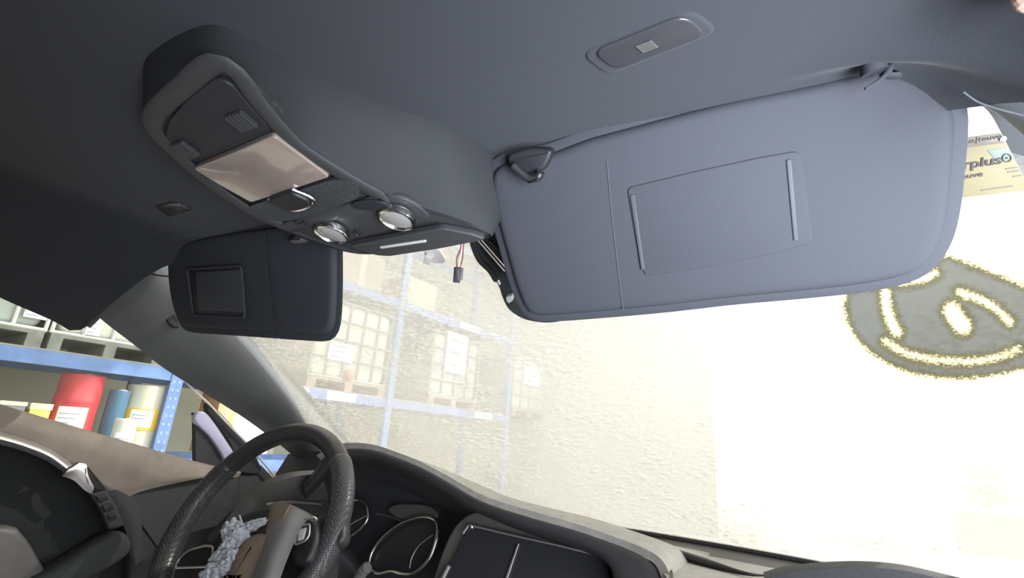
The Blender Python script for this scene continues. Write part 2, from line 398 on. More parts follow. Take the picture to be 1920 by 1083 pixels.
a_ = unit(a_-n_*(a_@n_)); b_ = np.cross(n_, a_)
O = [o_+n_*.012+a_*.020*math.cos(t)+b_*.010*math.sin(t) for t in np.linspace(0, 2*math.pi, 28, endpoint=False)]
g = Geo(); g.slab(O, .012, .004, n_); g.go('oval_plug', BLK, ap)
g = Geo(); g.tube([at(280, 512, 0, -.548), at(296, 516, 0, -.543), at(316, 518, 0, -.538)], .0015, 6); g.go('top_joint', RUB, ap)

rp = thing('pillar_trim', 'grey pillar trim at the right edge beside the yellow sticker', 'pillar trim', at(1990, 500, 1, .6))
RA = [at(*p, 1, y) for p, y in (((1838, 196), .445), ((1858, 215), .46), ((1882, 258), .49), ((1912, 318), .53), ((1950, 390), .58), ((2010, 500), .66), ((2110, 680), .8))]
RB = [p+np.array([.03, -.045, -.002]) for p in RA]; RC = [p+np.array([.085, -.075, .0]) for p in RA]; RD = [p+np.array([.13, -.05, .012]) for p in RA]
surf('trim_panel', [RA, RB, RC, RD], PILL, rp, 40, 20, .008)
g = Geo(); g.tube(cr([at(*p, 1, y) for p, y in (((1806, 172), .385), ((1832, 190), .39), ((1868, 203), .395), ((1925, 218), .40), ((1990, 232), .40))], 24), .0007, 8); g.go('trim_seam', PILL, rp)
surf('roof_rail', [[at(*p, 1, .41) for p in ((1760, 110), (1800, 150), (1850, 170), (1930, 190), (2000, 200))],
                   [at(*p, 1, .42) for p in ((1770, 150), (1806, 176), (1855, 200), (1930, 221), (2000, 235))],
                   [at(*p, 1, .44) for p in ((1785, 185), (1812, 196), (1860, 206), (1930, 262), (2000, 320))]], PILL, rp, 24, 14, .006)

# ---------------------------------------------------------------- overhead console
PO, PN = np.array([0, .17, .244]), np.array([0, .165, 1.0])
def pc(px, py, up=0.): return on(px, py, PO-np.array([0, 0, up]), PN)     # point on the console face, up = towards the floor
def cf(x, y, dz=0.):                                                        # same by cabin position
    return np.array([x, y, .244-.165*(y-.17)-dz])
NF = -unit(PN)
oc = thing('overhead_console', 'roof console with beige lens, two chrome reading lights and dark vents', 'roof console', (XC, .29, .288))
# flared body from the roof cloth down to the face
out = [(-.085, .172), (-.112, .22), (-.135, .28), (-.165, .34), (-.185, .405), (-.14, .44), (-.03, .455), (.10, .452), (.150, .448), (.150, .412), (.130, .345), (.106, .31), (.086, .285), (.058, .235), (.044, .192), (.025, .160), (-.045, .158)]
inn = [(-.090, .19), (-.104, .235), (-.110, .29), (-.104, .335), (-.085, .372), (-.050, .412), (-.012, .421), (.060, .420), (.120, .420), (.138, .413), (.118, .385), (.074, .338), (.056, .295), (.046, .25), (.050, .20), (.042, .158), (-.035, .164)]
n = 100
def seg(P, k):
    P = np.asarray(P, float); N = len(P); o = []
    for i in range(N):
        a, b, c, d = P[i-1], P[i], P[(i+1) % N], P[(i+2) % N]
        for t in np.linspace(0, 1, k, endpoint=False): o.append(.5*((2*b)+(c-a)*t+(2*a-5*b+4*c-d)*t*t+(3*b-a-3*c+d)*t**3))
    return np.array(o)
A = seg([(x, y, zhead(x, y)-.003) for x, y in out], 8); B_ = seg([tuple(cf(x, y)) for x, y in inn], 8); n = len(A)
def rowmix(t, drop): return A+(B_-A)*t+np.array([0, 0, -1])*drop
R5 = [A+np.array([0, 0, .02]), A, rowmix(.25, .004), rowmix(.6, .010), rowmix(.9, .006), B_, B_+np.array([0, 0, .010])]
V = np.vstack(R5); Fc = []
for k in range(len(R5)-1):
    for i in range(n): j = (i+1) % n; Fc.append((k*n+i, k*n+j, (k+1)*n+j, (k+1)*n+i))
link('console_body', V, Fc, CONSB, oc)
# face plate (dark at the rear, grey to the front)
g = Geo(); g.slab(cr([cf(x, y, -.003) for x, y in inn], 90, True), .008, .002, NF); g.go('face_plate', CONS, oc)
# raised rim around the rear half
rim = [(.066, .330), (.050, .292), (.038, .245), (.046, .20), (.056, .172), (.046, .160), (.0, .166), (-.055, .176), (-.083, .190), (-.098, .225), (-.107, .270), (-.106, .310), (-.092, .345)]
g = Geo(); g.tube(cr([cf(x, y, .001) for x, y in rim], 70), .0085, 12, True, flat=.35, nrm=NF); g.go('face_rim', CONS, oc)
rear = [(.032, .222), (.038, .196), (.044, .176), (.036, .168), (-.01, .175), (-.052, .185), (-.078, .197), (-.090, .228)]
g = Geo(); g.slab(rounded([cf(x, y, .003) for x, y in rear], .006), .006, .0015, NF); g.go('rear_panel', CONS_D, oc)
for x0, x1, y0, y1 in ((.006, .028, .196, .215), (-.082, -.064, .204, .223)):
    v = None; gb = Geo(); gb.slab(rounded([cf(a, b, .0045) for a, b in ((x0, y0), (x1, y0), (x1, y1), (x0, y1))], .003), .004, .0008, NF)
    v = gb.go('vent', CONS_D, oc)
    gs = Geo()
    for k in range(5):
        xx = x0+(x1-x0)*(k+.5)/5
        gs.obox(cf(xx, y0+.001, .0052), (1, 0, 0), unit([0, 1, -.165]), NF, (-.0008, .0008), (0, y1-y0-.002), (-.001, .0012))
    gs.go('vent_slats', CONS, v)
lens = [(-.091, .233), (-.03, .2295), (.033, .2245), (.0365, .252), (.040, .282), (-.02, .2865), (-.081, .291), (-.088, .262)]
g = Geo(); g.slab(rounded([cf(x, y, .0065) for x, y in lens], .004), .008, .0015, NF); g.go('beige_lens', BEIGE, oc)
msh = [(-.098, .298), (-.03, .293), (.036, .288), (.050, .292), (.058, .303), (.045, .318), (.0, .325), (-.06, .331), (-.085, .330), (-.097, .315)]
g = Geo(); g.slab(rounded([cf(x, y, .0045) for x, y in msh], .008), .006, .001, NF); g.go('speaker_grille', MESHP, oc)
sw = [(-.050, .286), (-.012, .282), (-.003, .300), (-.012, .307), (-.036, .309), (-.046, .302)]
g = Geo(); g.slab(rounded([cf(x, y, .013) for x, y in sw], .007), .010, .003, NF); k_ = g.go('sunroof_switch', BLK, oc)
g = Geo(); g.tube(cr([cf(x, y, .009) for x, y in ((-.051, .288), (-.047, .303), (-.036, .311), (-.012, .309), (-.001, .300), (-.010, .283))], 30), .0022, 8); g.go('chrome_rim', CHROME, k_)
pod = [(-.068, .345), (-.02, .336), (.03, .330), (.075, .328), (.092, .35), (.088, .372), (.05, .378), (.0, .383), (-.045, .384), (-.068, .368)]
g = Geo(); g.slab(cr([cf(x, y, .0015) for x, y in pod], 60, True), .008, .003, NF); g.go('lamp_pod', CONS, oc)
for cx_, cy_ in ((.064, .352), (-.032, .358)):
    g = Geo(); c_ = cf(cx_, cy_, .006)
    g.lathe(c_, NF, [(.0185, -.002), (.0190, .003), (.0182, .0052), (.0165, .0056), (.0155, .004), (.0150, .001)], 36); q = g.go('reading_light', CHROME, oc)
    g = Geo(); g.lathe(c_, NF, [(.0153, .001), (.0153, .0035), (.012, .0050), (.006, .0058), (.001, .0060)], 32); g.go('lamp_lens', LENS, q)
for x, y, r in ((.049, .364, .0045), (-.004, .368, .0045), (-.052, .336, .003), (-.060, .333, .003)):
    g = Geo(); g.lathe(cf(x, y, .0065), NF, [(r, -.001), (r, .0006), (r*.7, .0009), (r*.6, -.0006)], 16); g.go('button', BLK, oc)
g = Geo(); O = [cf(.047+.020*math.cos(t), .329+.008*math.sin(t)+.003*math.cos(t), .0065) for t in np.linspace(0, 2*math.pi, 28, endpoint=False)]
g.slab(O, .003, .0012, NF); g.go('microphone_grille', CONS_D, oc)
flap = [(-.036, .3885), (.03, .385), (.098, .381), (.124, .398), (.135, .411), (.07, .4165), (.0, .4185), (-.016, .413)]
g = Geo(); g.slab(rounded([cf(x, y, .007) for x, y in flap], .006), .008, .002, NF); fl = g.go('storage_flap', CONS, oc)
g = Geo(); g.slab(rounded([cf(x, y, .0085) for x, y in ((.004, .3955), (.068, .3950), (.068, .3985), (.004, .3990))], .0015), .003, .0007, NF); g.go('flap_handle', HSILV, fl)
g = Geo(); g.tube(cr([cf(x, y, .0045) for x, y in ((-.045, .386), (-.036, .3845), (.03, .381), (.1, .377))], 30), .0013, 6); g.go('flap_gap', BLK, fl)

# ---------------------------------------------------------------- sun visors
vI, vO = np.array([.124, .427, .277]), np.array([.533, .44, .298])
def vplane(fl, mirror):
    I, O_ = vI.copy(), vO.copy(); a = unit(O_-I); dn = np.array([0, math.sin(fl), -math.cos(fl)]); dn = unit(dn-a*(dn@a))
    nn = np.cross(a, dn)
    if mirror: I[0] *= -1; nn = nn*np.array([-1, 1, 1])
    if nn@(CAM-I) < 0: nn = -nn
    return I, nn
# passenger
vi, vn = vplane(.671, False); vi = CAM+(vi-CAM)*.93
def pv(px, py, lift=0.): return on(px, py, vi+vn*lift, vn)
pvz = thing('sun_visor', 'large grey sun visor folded down in front of passenger side windshield', 'sun visor', pv(1640, 140))
ol = [(919, 345), (930, 412), (948, 478), (966, 540), (984, 581), (1003, 594), (1040, 594), (1120, 588), (1240, 577), (1370, 562), (1500, 550), (1610, 538), (1690, 523), (1738, 500), (1768, 455), (1783, 395), (1791, 320), (1796, 250), (1792, 205), (1765, 165), (1715, 140), (1640, 132), (1530, 158), (1400, 184), (1300, 208), (1180, 240), (1100, 262), (1030, 288), (968, 300), (930, 315)]
OO = cr([pv(*p) for p in ol], 140, True)
g = Geo(); g.slab(OO, .018, .0085, vn, hold=2.); g.go('visor_pad', VIS, pvz)
g = Geo(); g.tube(cr([p-vn*.009 for p in OO], 160, True), .0093, 8, True, flat=.16, nrm=vn); g.go('edge_seam', VIS, pvz)
fl_ = [(1175, 352), (1300, 322), (1420, 296), (1500, 282), (1512, 350), (1525, 455), (1440, 478), (1330, 500), (1208, 518), (1190, 440)]
g = Geo(); g.slab(rounded([pv(*p, lift=.0014) for p in fl_], .006), .004, .0012, vn); ff = g.go('mirror_flap', VIS, pvz)
g = Geo(); g.slab(rounded([pv(*p, lift=.0026) for p in ((1181, 366), (1189, 364), (1209, 505), (1202, 507))], .001), .003, .0008, vn); g.go('flap_grip', VISD, ff)
g = Geo(); g.slab(rounded([pv(*p, lift=.0026) for p in ((1474, 300), (1484, 298), (1497, 450), (1488, 452))], .001), .003, .0008, vn); g.go('flap_grip', VISD, ff)
g = Geo(); g.tube(cr([pv(*p, lift=.0002) for p in ((1138, 300), (1145, 380), (1156, 480), (1168, 581))], 24), .0007, 6); g.go('crease', VISD, pvz)
# clip end: hook and roof bracket
cl = thing('visor_clip', 'black hook bracket holding the inner end of the grey passenger visor', 'clip', (.15, .37, .28))
g = Geo(); g.slab(rounded([pv(*p, lift=.010) for p in ((948, 290), (990, 276), (1036, 280), (1030, 300), (1018, 322), (985, 328), (955, 318))], .008), .016, .004, vn); g.go('bracket', BLK, cl)
g = Geo(); g.tube(cr([pv(*p, lift=.016) for p in ((962, 310), (975, 322), (992, 334), (1008, 332), (1014, 322))], 24), .0042, 10); g.go('hook', BLK, cl)
g = Geo(); g.tube(cr([pv(*p, lift=.0195) for p in ((990, 341), (1001, 339), (1009, 333), (1012, 326))], 14), .0016, 8); g.go('hook_pin', CHROME, cl)
# outer pivot
pvt = thing('visor_pivot', 'grey pivot bracket in roof corner at outer end of passenger visor', 'bracket', at(1680, 110, 2, .28))
def pr(px, py, d): return CAM+ray(px, py)*d
g = Geo(); g.tube(cr([pr(*p, .366) for p in ((1592, 72), (1612, 92), (1632, 112), (1640, 135))], 20), np.linspace(.003, .009, 20), 10); g.go('pivot_arm', VIS, pvt)
g = Geo(); g.tube(cr([pr(*p, .366) for p in ((1622, 166), (1642, 155), (1660, 140), (1672, 118), (1668, 90), (1655, 72))], 24), np.r_[np.linspace(.001, .0022, 12), np.linspace(.0022, .001, 12)], 8); g.go('pivot_ring', VIS, pvt)
g = Geo(); g.slab(cr([pr(*p, .372) for p in ((1668, 128), (1700, 118), (1730, 122), (1726, 136), (1695, 142), (1668, 140))], 30, True), .01, .004); g.go('pivot_foot', VIS, pvt)
# driver
di, dn_ = vplane(.312, True)
def dv(px, py, lift=0.): return on(px, py, di+dn_*lift, dn_)
dvz = thing('sun_visor', 'dark driver sun visor with recessed vanity mirror beside left roof pillar', 'sun visor', dv(330, 455))
dl = [(316, 470), (312, 510), (318, 560), (330, 600), (348, 613), (400, 617), (480, 622), (560, 627), (600, 628), (616, 618), (622, 590), (624, 540), (624, 480), (622, 430), (600, 418), (520, 424), (430, 436), (350, 452)]
OO = cr([dv(*p) for p in dl], 120, True)
g = Geo(); g.slab(OO, .018, .008, dn_, hold=1.8); g.go('visor_pad', VIS, dvz)
g = Geo(); g.tube(cr([p-dn_*.009 for p in OO], 140, True), .0093, 8, True, flat=.16, nrm=dn_); g.go('edge_seam', VIS, dvz)
fr = [(351, 504), (452, 498), (459, 595), (362, 590)]
g = Geo(); g.slab(rounded([dv(*p, lift=.003) for p in fr], .006), .004, .001, dn_); vm = g.go('mirror_panel', CONS_D, dvz)
g = Geo(); g.tube(rounded([dv(*p, lift=.0038) for p in fr], .006), .0022, 8, True); g.go('mirror_frame', VIS, vm)
g = Geo(); g.slab(rounded([dv(*p, lift=.0055) for p in ((366, 510), (450, 504), (455, 585), (371, 582))], .005), .004, .0015, dn_); g.go('mirror_cover', VISD, vm)
g = Geo(); g.tube(cr([dv(*p, lift=.0016) for p in ((502, 430), (507, 500), (514, 570), (522, 624))], 24), .0012, 6); g.go('crease', CONS_D, dvz)
g = Geo(); g.slab(rounded([dv(*p, lift=.012) for p in ((538, 447), (556, 441), (566, 446), (562, 454), (545, 457))], .003), .014, .003, dn_); g.go('clip_pin', FASC, dvz)

# ---------------------------------------------------------------- vanity lamps in the roof cloth
def lamp(pts, label, z=.286):
    t = thing('vanity_light', label, 'light', at(*np.mean(pts, 0), 2, z+.01), 'vanity lights set in the headliner')
    g = Geo(); g.slab(rounded([at(*p, 2, z) for p in pts], .012), .008, .003, (0, 0, -1)); g.go('frame', HEAD, t)
    c = np.mean(pts, 0); q = [c+(np.array(p)-c)*.82 for p in pts]
    g = Geo(); g.slab(rounded([at(*p, 2, z-.002) for p in q], .010), .004, .0015, (0, 0, -1)); ln = g.go('lens', VLENS, t)
    g = Geo(); q3 = [at(*(c+(np.array(p)-c)*.8), 2, z-.0028) for p in pts]
    u = q3[3]-q3[0]; v = q3[1]-q3[0]
    for k in range(6):
        for j in range(4):
            o = q3[0]+v*(.40+.028*k)+u*(.36+.09*j); g.obox(o, unit(v), unit(u), (0, 0, -1), (0, .0022), (0, .0018), (0, .0006))
    g.go('lens_prisms', VPRI, ln)
    return t
VPRI = mat('vanity_prism', (.11, .105, .09), .4)
VLENS = mat('vanity_lens', (.040, .0395, .042), .2, spec=.6)
lamp([(1086, 103), (1298, 18), (1352, 62), (1140, 144)], 'slim vanity light in the roof above the passenger visor')
lamp([(282, 388), (328, 377), (372, 394), (316, 412)], 'small dark vanity light in the roof above the driver visor')

# ---------------------------------------------------------------- things hanging in front of the glass
mb = thing('mirror_mount', 'pale plastic mirror mount stuck on the windshield below the console', 'mirror mount', on_ws(815, 480))
def wl(px, py, up): return on_ws(px, py, up)
g = Geo(); g.slab(rounded([wl(*p, .012) for p in ((793, 469), (812, 466), (824, 469), (836, 489), (832, 494), (812, 494), (798, 484))], .004), .005, .0015); g.go('mount_plate', WHITEP, mb)
g = Geo(); g.slab(rounded([wl(*p, .026) for p in ((796, 480), (810, 484), (804, 498), (793, 493))], .002), .02, .001); g.go('mount_arm', WHITEP, mb)
cw = thing('wire_connector', 'black plug on brown and white wires hanging below roof console', 'connector', pr(857, 515, .66))
for k, mt_ in enumerate((BROWNW, WHW, BROWNW)):
    g = Geo(); g.tube(cr([pr(868+k*2, 440, .66), pr(864+k*2, 465, .66), pr(859+k*4-(k==0)*2, 484, .655+k*.004), pr(857+k*2, 503, .66)], 20), .0013, 6); g.go('wire', mt_, cw)
g = Geo(); g.slab(rounded([pr(*p, .655) for p in ((851, 500), (863, 501), (861, 530), (849, 529))], .001), .012, .001); g.go('plug_body', BLK, cw)
g = Geo(); g.slab(rounded([pr(*p, .658) for p in ((863, 501), (868, 502), (866, 524), (861, 525))], .0005), .008, .0006); g.go('plug_latch', FASC, cw)
du = thing('cable_duct', 'black cable duct on the windshield running down behind grey passenger visor', 'cable duct', on_ws(900, 470))
body_ = [(872, 430), (884, 462), (893, 490), (915, 513), (933, 535), (942, 560), (955, 582), (985, 600), (1030, 606), (1060, 596), (1040, 560), (990, 500), (950, 450), (930, 430)]
g = Geo(); g.slab(cr([wl(*p, .010) for p in body_], 80, True), .008, .003); g.go('duct_body', DUCT, du)
g = Geo(); g.tube(cr([wl(*p, .024) for p in ((884, 440), (888, 462), (900, 488), (918, 506), (930, 525))], 30), .0042, 10); g.go('corrugated_hose', SLEEVE, du)
for a, b in (((894, 448), (946, 508)), ((901, 448), (950, 504))):
    g = Geo(); g.tube([wl(*a, .022), wl((a[0]+b[0])/2, (a[1]+b[1])/2, .022), wl(*b, .022)], .0011, 6); g.go('cable', SILV, du)
g = Geo()
P = cr([wl(*p, .015) for p in ((908, 445), (925, 462), (945, 486))], 22); g.tube(P, [.0030 if k % 2 else .0042 for k in range(22)], 8); g.go('toothed_edge', BLK, du)
g = Geo(); g.slab(rounded([wl(*p, .022) for p in ((948, 557), (960, 555), (962, 563), (954, 569), (950, 566))], .002), .008, .001); g.go('duct_clip', GREYC, du)
g = Geo(); g.tube(cr([wl(*p, .022) for p in ((928, 520), (934, 526), (937, 532))], 8), .002, 6); g.go('hose_end', WHITEP, du)

# ---------------------------------------------------------------- steering wheel
WT = .433; WC = np.array([-.365, .594, -.165]); wa = np.array([1., 0, 0]); wb = np.array([0, math.sin(WT), math.cos(WT)]); wc = np.array([0, -math.cos(WT), math.sin(WT)])
def wp(px, py, c=0.): return on(px, py, WC+wc*c, wc)
def wl2(a, b, c=0.): return WC+wa*a+wb*b+wc*c
def warc(r, t0, t1, n, c=0.): return [wl2(r*math.cos(t), r*math.sin(t), c) for t in np.linspace(t0, t1, n)]
def wang(px, py): p = wp(px, py)-WC; return math.atan2(p@wb, p@wa)
sw_ = thing('steering_wheel', 'black leather steering wheel with torn out airbag in front of the gauges', 'steering wheel', WC)
g = Geo(); g.tube(warc(.169, 0, 2*math.pi, 121)[:-1], .0155, 20, True, flat=1.1, nrm=wc); g.go('rim', LEATH, sw_)
tR0, tR1 = wang(640, 862), wang(560, 1120)
tL0, tL1 = wang(440, 900), wang(300, 1083)
if tL1 < tL0: tL1 += 2*math.pi
for t0, t1 in ((tR1, tR0), (tL0, tL1)):
    g = Geo(); g.tube(warc(.169, t0, t1, 60), np.r_[.0158, np.full(58, .0172), .0158], 24, flat=1.1, nrm=wc); g.go('grip', GRIP, sw_)
g = Geo()
g.tube(warc(.1535, tL1-.9, tR0+.15, 70, .004), .0016, 6); g.go('stitching', RUB, sw_)
# hub
hub = [(.105*math.cos(t), .092*math.sin(t)-.005) for t in np.linspace(0, 2*math.pi, 40, endpoint=False)]
g = Geo(); g.slab(cr([wp(*p, .012) for p in ((366, 1120), (372, 1060), (388, 1020), (415, 985), (450, 962), (490, 948), (530, 944), (570, 955), (595, 985), (600, 1030), (590, 1080), (570, 1130), (470, 1180))], 60, True), .055, .012, wc); g.go('hub_shell', BLK, sw_)
sp = Geo()
for pg in (((322, 1078), (342, 1034), (400, 1016), (450, 1010), (450, 1110), (330, 1112)), ((580, 972), (645, 948), (642, 1012), (575, 1062))):
    sp.slab(rounded([wp(*p, .006) for p in pg], .008), .022, .006, wc)
sp.slab(rounded([wl2(a, b, .006) for a, b in ((-.03, -.06), (.03, -.06), (.022, -.165), (-.022, -.165))], .008), .02, .006, wc); sp.go('spokes', LEATH, sw_)
# grey cover strip that curves over the top of the hub, with its lit rolled edge
S0 = [wp(*p, .03) for p in ((545, 943), (560, 948), (585, 968), (583, 973), (572, 976))]
surf('hub_strip', [[wp(512, 940, .020), wp(545, 945, .034), wp(583, 965, .026)],
                   [wp(505, 975, .030), wp(530, 985, .046), wp(563, 990, .036)],
                   [wp(490, 1030, .034), wp(508, 1035, .050), wp(538, 1045, .040)],
                   [wp(465, 1100, .034), wp(485, 1110, .050), wp(512, 1120, .040)]], WGREY, sw_, 20, 30, .004)
surf('hub_strip_top', [[wp(508, 944, .022), wp(520, 942, .03), wp(545, 945, .036)],
                       [wp(504, 965, .026), wp(512, 966, .034), wp(532, 968, .042)],
                       [wp(497, 1000, .03), wp(503, 1002, .036), wp(515, 1008, .046)]], TAN, sw_, 16, 16, .003)
# tan inflator dome
P = [wp(*p, .034) for p in ((412, 1110), (425, 1075), (438, 1040), (458, 1012), (480, 1000), (500, 1003), (498, 1030), (480, 1065), (460, 1110))]
g = Geo(); g.slab(cr(P, 60, True), .03, .003, wc, dome=.012); g.go('inflator_cover', TAN, sw_)
# crumpled airbag cloth
def lump(px, py, rx, ry, tilt, dep, seed):
    """one crumpled fold of cloth"""
    r = np.random.default_rng(seed); ph = r.uniform(0, 6.28, 6); c = wp(px, py, .034); k = np.linalg.norm(wp(px+1, py, .034)-c)
    ex = unit(wp(px+10*math.cos(tilt), py+10*math.sin(tilt), .034)-c); ey = unit(np.cross(wc, ex)); NU, NV = 40, 20; V = []; Fc = []
    for j in range(NV+1):
        th = math.pi*j/NV
        for i in range(NU):
            a = 2*math.pi*i/NU
            fold = abs(math.sin(2.5*a+ph[0]+1.5*math.sin(th*2+ph[1])))*.34+abs(math.sin(4*a-2*th+ph[2]))*.2+math.sin(7*th+3*a+ph[3])*.08
            m_ = .62+fold
            V.append(c+ex*rx*k*m_*math.sin(th)*math.cos(a)+ey*ry*k*m_*math.sin(th)*math.sin(a)+wc*dep*m_*math.cos(th))
    for j in range(NV):
        for i in range(NU): l = (i+1) % NU; Fc.append((j*NU+i, j*NU+l, (j+1)*NU+l, (j+1)*NU+i))
    return V, Fc
tn = Geo()
for i, (a, b, rx, ry, tl, dp) in enumerate(((436, 992, 16, 13, .6, .012), (449, 1005, 15, 15, 1.0, .012), (434, 1018, 14, 15, 1.3, .012), (418, 1042, 19, 10, -.2, .010), (437, 1042, 12, 10, .4, .010),
                                            (402, 1070, 21, 13, -.5, .011), (398, 1092, 20, 13, .1, .011), (424, 1062, 12, 10, .5, .010), (474, 985, 16, 7, -.35, .008), (490, 978, 9, 5, -.3, .006))):
    v_, f_ = lump(a, b, rx, ry, tl, dp, i+3); tn.add(v_, f_)
tn.tube(cr([wp(449, 966, .04), wp(452, 975, .042), wp(456, 986, .04)], 8), .0016, 6)
tn.go('airbag_cloth', BAGC, sw_)
# spoke controls: right pod and left bezel
pod_ = [(552, 978), (566, 972), (585, 972), (592, 990), (588, 1020), (575, 1050), (556, 1058), (545, 1050), (540, 1022), (543, 1000)]
g = Geo(); g.slab(cr([wp(*p, .030) for p in pod_], 50, True), .022, .007, wc); q = g.go('switch_pod', BLK, sw_)
bz = [(562, 985), (581, 981), (580, 1003), (572, 1014), (553, 1022), (556, 1000)]
g = Geo(); g.slab(rounded([wp(*p, .0325) for p in bz], .003), .003, .0008, wc); g.go('switch_plate', FASC, q)
g = Geo(); g.tube(rounded([wp(*p, .0335) for p in bz], .004), .0012, 8, True); g.go('switch_bezel', SILV, q)
g = Geo(); g.slab(rounded([wp(*p, .0345) for p in ((560, 992), (574, 988), (568, 1010), (557, 1014))], .002), .003, .001, wc); g.go('switch_roller', WHITEP, q)
g = Geo(); g.tube(cr([wp(*p, .031) for p in ((553, 979), (566, 973), (588, 970), (594, 974))], 14), .0018, 8); g.go('pod_trim', SILV, q)
bl = [(328, 1064), (334, 1050), (352, 1032), (385, 1022), (400, 1024), (396, 1062)]
g = Geo(); g.slab(rounded([wp(*p, .013) for p in bl], .006), .006, .001, wc); q = g.go('switch_pod', BLK, sw_)
g = Geo(); g.tube(rounded([wp(*p, .0145) for p in bl], .007), .0017, 8, True); g.go('switch_bezel', SILV, q)

# ---------------------------------------------------------------- column stalk
st = thing('column_stalk', 'grey column stalk with ribbed tip right of steering wheel rim', 'stalk', (-.33, .70, -.2))
g = Geo(); g.tube(cr([pr(640, 1140, .98), pr(655, 1110, .96), pr(668, 1092, .95), pr(676, 1080, .945)], 20), np.linspace(.012, .009, 20), 12); g.go('stalk_arm', WGREY, st)
g = Geo(); P = cr([pr(672, 1086, .94), pr(681, 1070, .93), pr(690, 1062, .925)], 16); g.tube(P, [.0105 if k % 3 else .0085 for k in range(16)], 12); g.go('stalk_tip', WGREY, st)
cs = Geo(); P = [pr(*p, .99) for p in ((625, 1035), (648, 1045), (672, 1075), (690, 1110), (600, 1130), (605, 1060))]; cs.slab(cr(P, 40, True), .05, .012); cs.go('column_shroud', DASHD, st)

# ---------------------------------------------------------------- dashboard
ds = thing('dashboard', 'dark dashboard with hooded gauges and centre screen under the windshield', 'dashboard', (0, 1.0, -.5))
sil = [(566, 905), (590, 878), (602, 857), (622, 845), (655, 837), (700, 840), (750, 856), (800, 877), (850, 904), (890, 927), (930, 944), (1000, 965), (1080, 988), (1150, 1012), (1205, 1033), (1240, 1053), (1256, 1083), (1262, 1120)]
ysl = [.80]*9+[.795, .79, .785, .78, .775, .77, .765, .755, .74]
low = [(572, 925), (600, 895), (618, 872), (634, 862), (660, 856), (700, 858), (745, 873), (792, 895), (838, 922), (876, 945), (915, 962), (975, 985), (1050, 1008), (1095, 1024), (1128, 1040), (1148, 1062), (1156, 1095), (1160, 1130)]
R1 = [at(*p, 1, y) for p, y in zip(sil, ysl)]
R2 = [at((p[0]*.6+q[0]*.4), (p[1]*.6+q[1]*.4), 1, y-.014) for p, q, y in zip(sil, low, ysl)]
R3 = [at(*q, 1, y-.008) for q, y in zip(low, ysl)]
R4 = [at(q[0]+2, q[1]+10, 1, y+.03) for q, y in zip(low, ysl)]
R0 = [p+np.array([.0, .10, -.004-.3*max(0, p[2]+.115)]) for p in R1]
R00 = [np.array([p[0]*1.02, max(1.13-.36*p[0]**2, p[1]+.2), -.180]) for p in R1]
R05 = [np.array([p[0]*1.02, (a[1]+b[1])/2, a[2]*.45+b[2]*.55]) for p, a, b in zip(R1, R0, R00)]
RM = [a*.72+b*.28 for a, b in zip(R1, R2)]
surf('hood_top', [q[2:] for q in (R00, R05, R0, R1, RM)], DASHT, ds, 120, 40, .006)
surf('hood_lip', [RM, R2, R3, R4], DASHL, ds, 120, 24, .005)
# recess behind the gauges and the facia of the centre
YG = .90
def dg(px, py, y=YG, k=.30): return on(px, py, (0, y, -.15), (0, 1, -k))
g = Geo(); g.slab([dg(*p, y=.915) for p in ((540, 850), (640, 840), (760, 868), (900, 950), (880, 1010), (840, 1140), (440, 1140), (470, 960))], .01, .003); g.go('gauge_panel', DASHD, ds)
surf('hood_lining', [R4, [p+(dg(*q, y=.90)-p)*.5 for p, q in zip(R4, [(a[0]+6, a[1]+26) for a in low])], [dg(a[0]+10, a[1]+45, y=.905) for a in low]][:3], DASHD, ds, 80, 14, .004)
cf_ = [(862, 975), (900, 958), (1000, 985), (1100, 1015), (1150, 1045), (1165, 1090), (1165, 1150), (800, 1150), (812, 1083), (838, 1010)]
def cs_(px, py, y=.80): return on(px, py, (0, y, -.15), (-.10, 1, -.30))
g = Geo(); g.slab(cr([cs_(*p, y=.812) for p in cf_], 60, True), .02, .006); g.go('centre_facia', FASC, ds)
# centre screen
sc_ = [(880, 984), (1139, 1045), (1150, 1120), (820, 1120), (838, 1070)]
g = Geo(); g.slab(rounded([cs_(*p, y=.800) for p in sc_], .006), .012, .002); s0 = g.go('centre_screen', SCRN, ds)
g = Geo(); g.tube(cr([cs_(*p, y=.797) for p in ((868, 1000), (876, 989), (886, 986), (960, 1003), (1050, 1023), (1138, 1045))], 50), .0016, 8); g.go('screen_trim', SILV, s0)
g = Geo(); g.tube([cs_(842, 1060, y=.797), cs_(812, 1120, y=.797)], .003, 8); g.go('screen_side_trim', SILV, s0)
g = Geo(); g.lathe(cs_(884, 987, y=.796), unit(CAM-cs_(884, 987)), [(.003, -.001), (.003, .001), (.0015, .002)], 12); g.go('trim_screw', CHROME, s0)
g = Geo(); g.slab([cs_(*p, y=.795) for p in ((971, 1018), (973, 1019), (952, 1083), (945, 1110), (940, 1110), (948, 1080))], .003, .0006); g.go('screen_divider', SILV, s0)
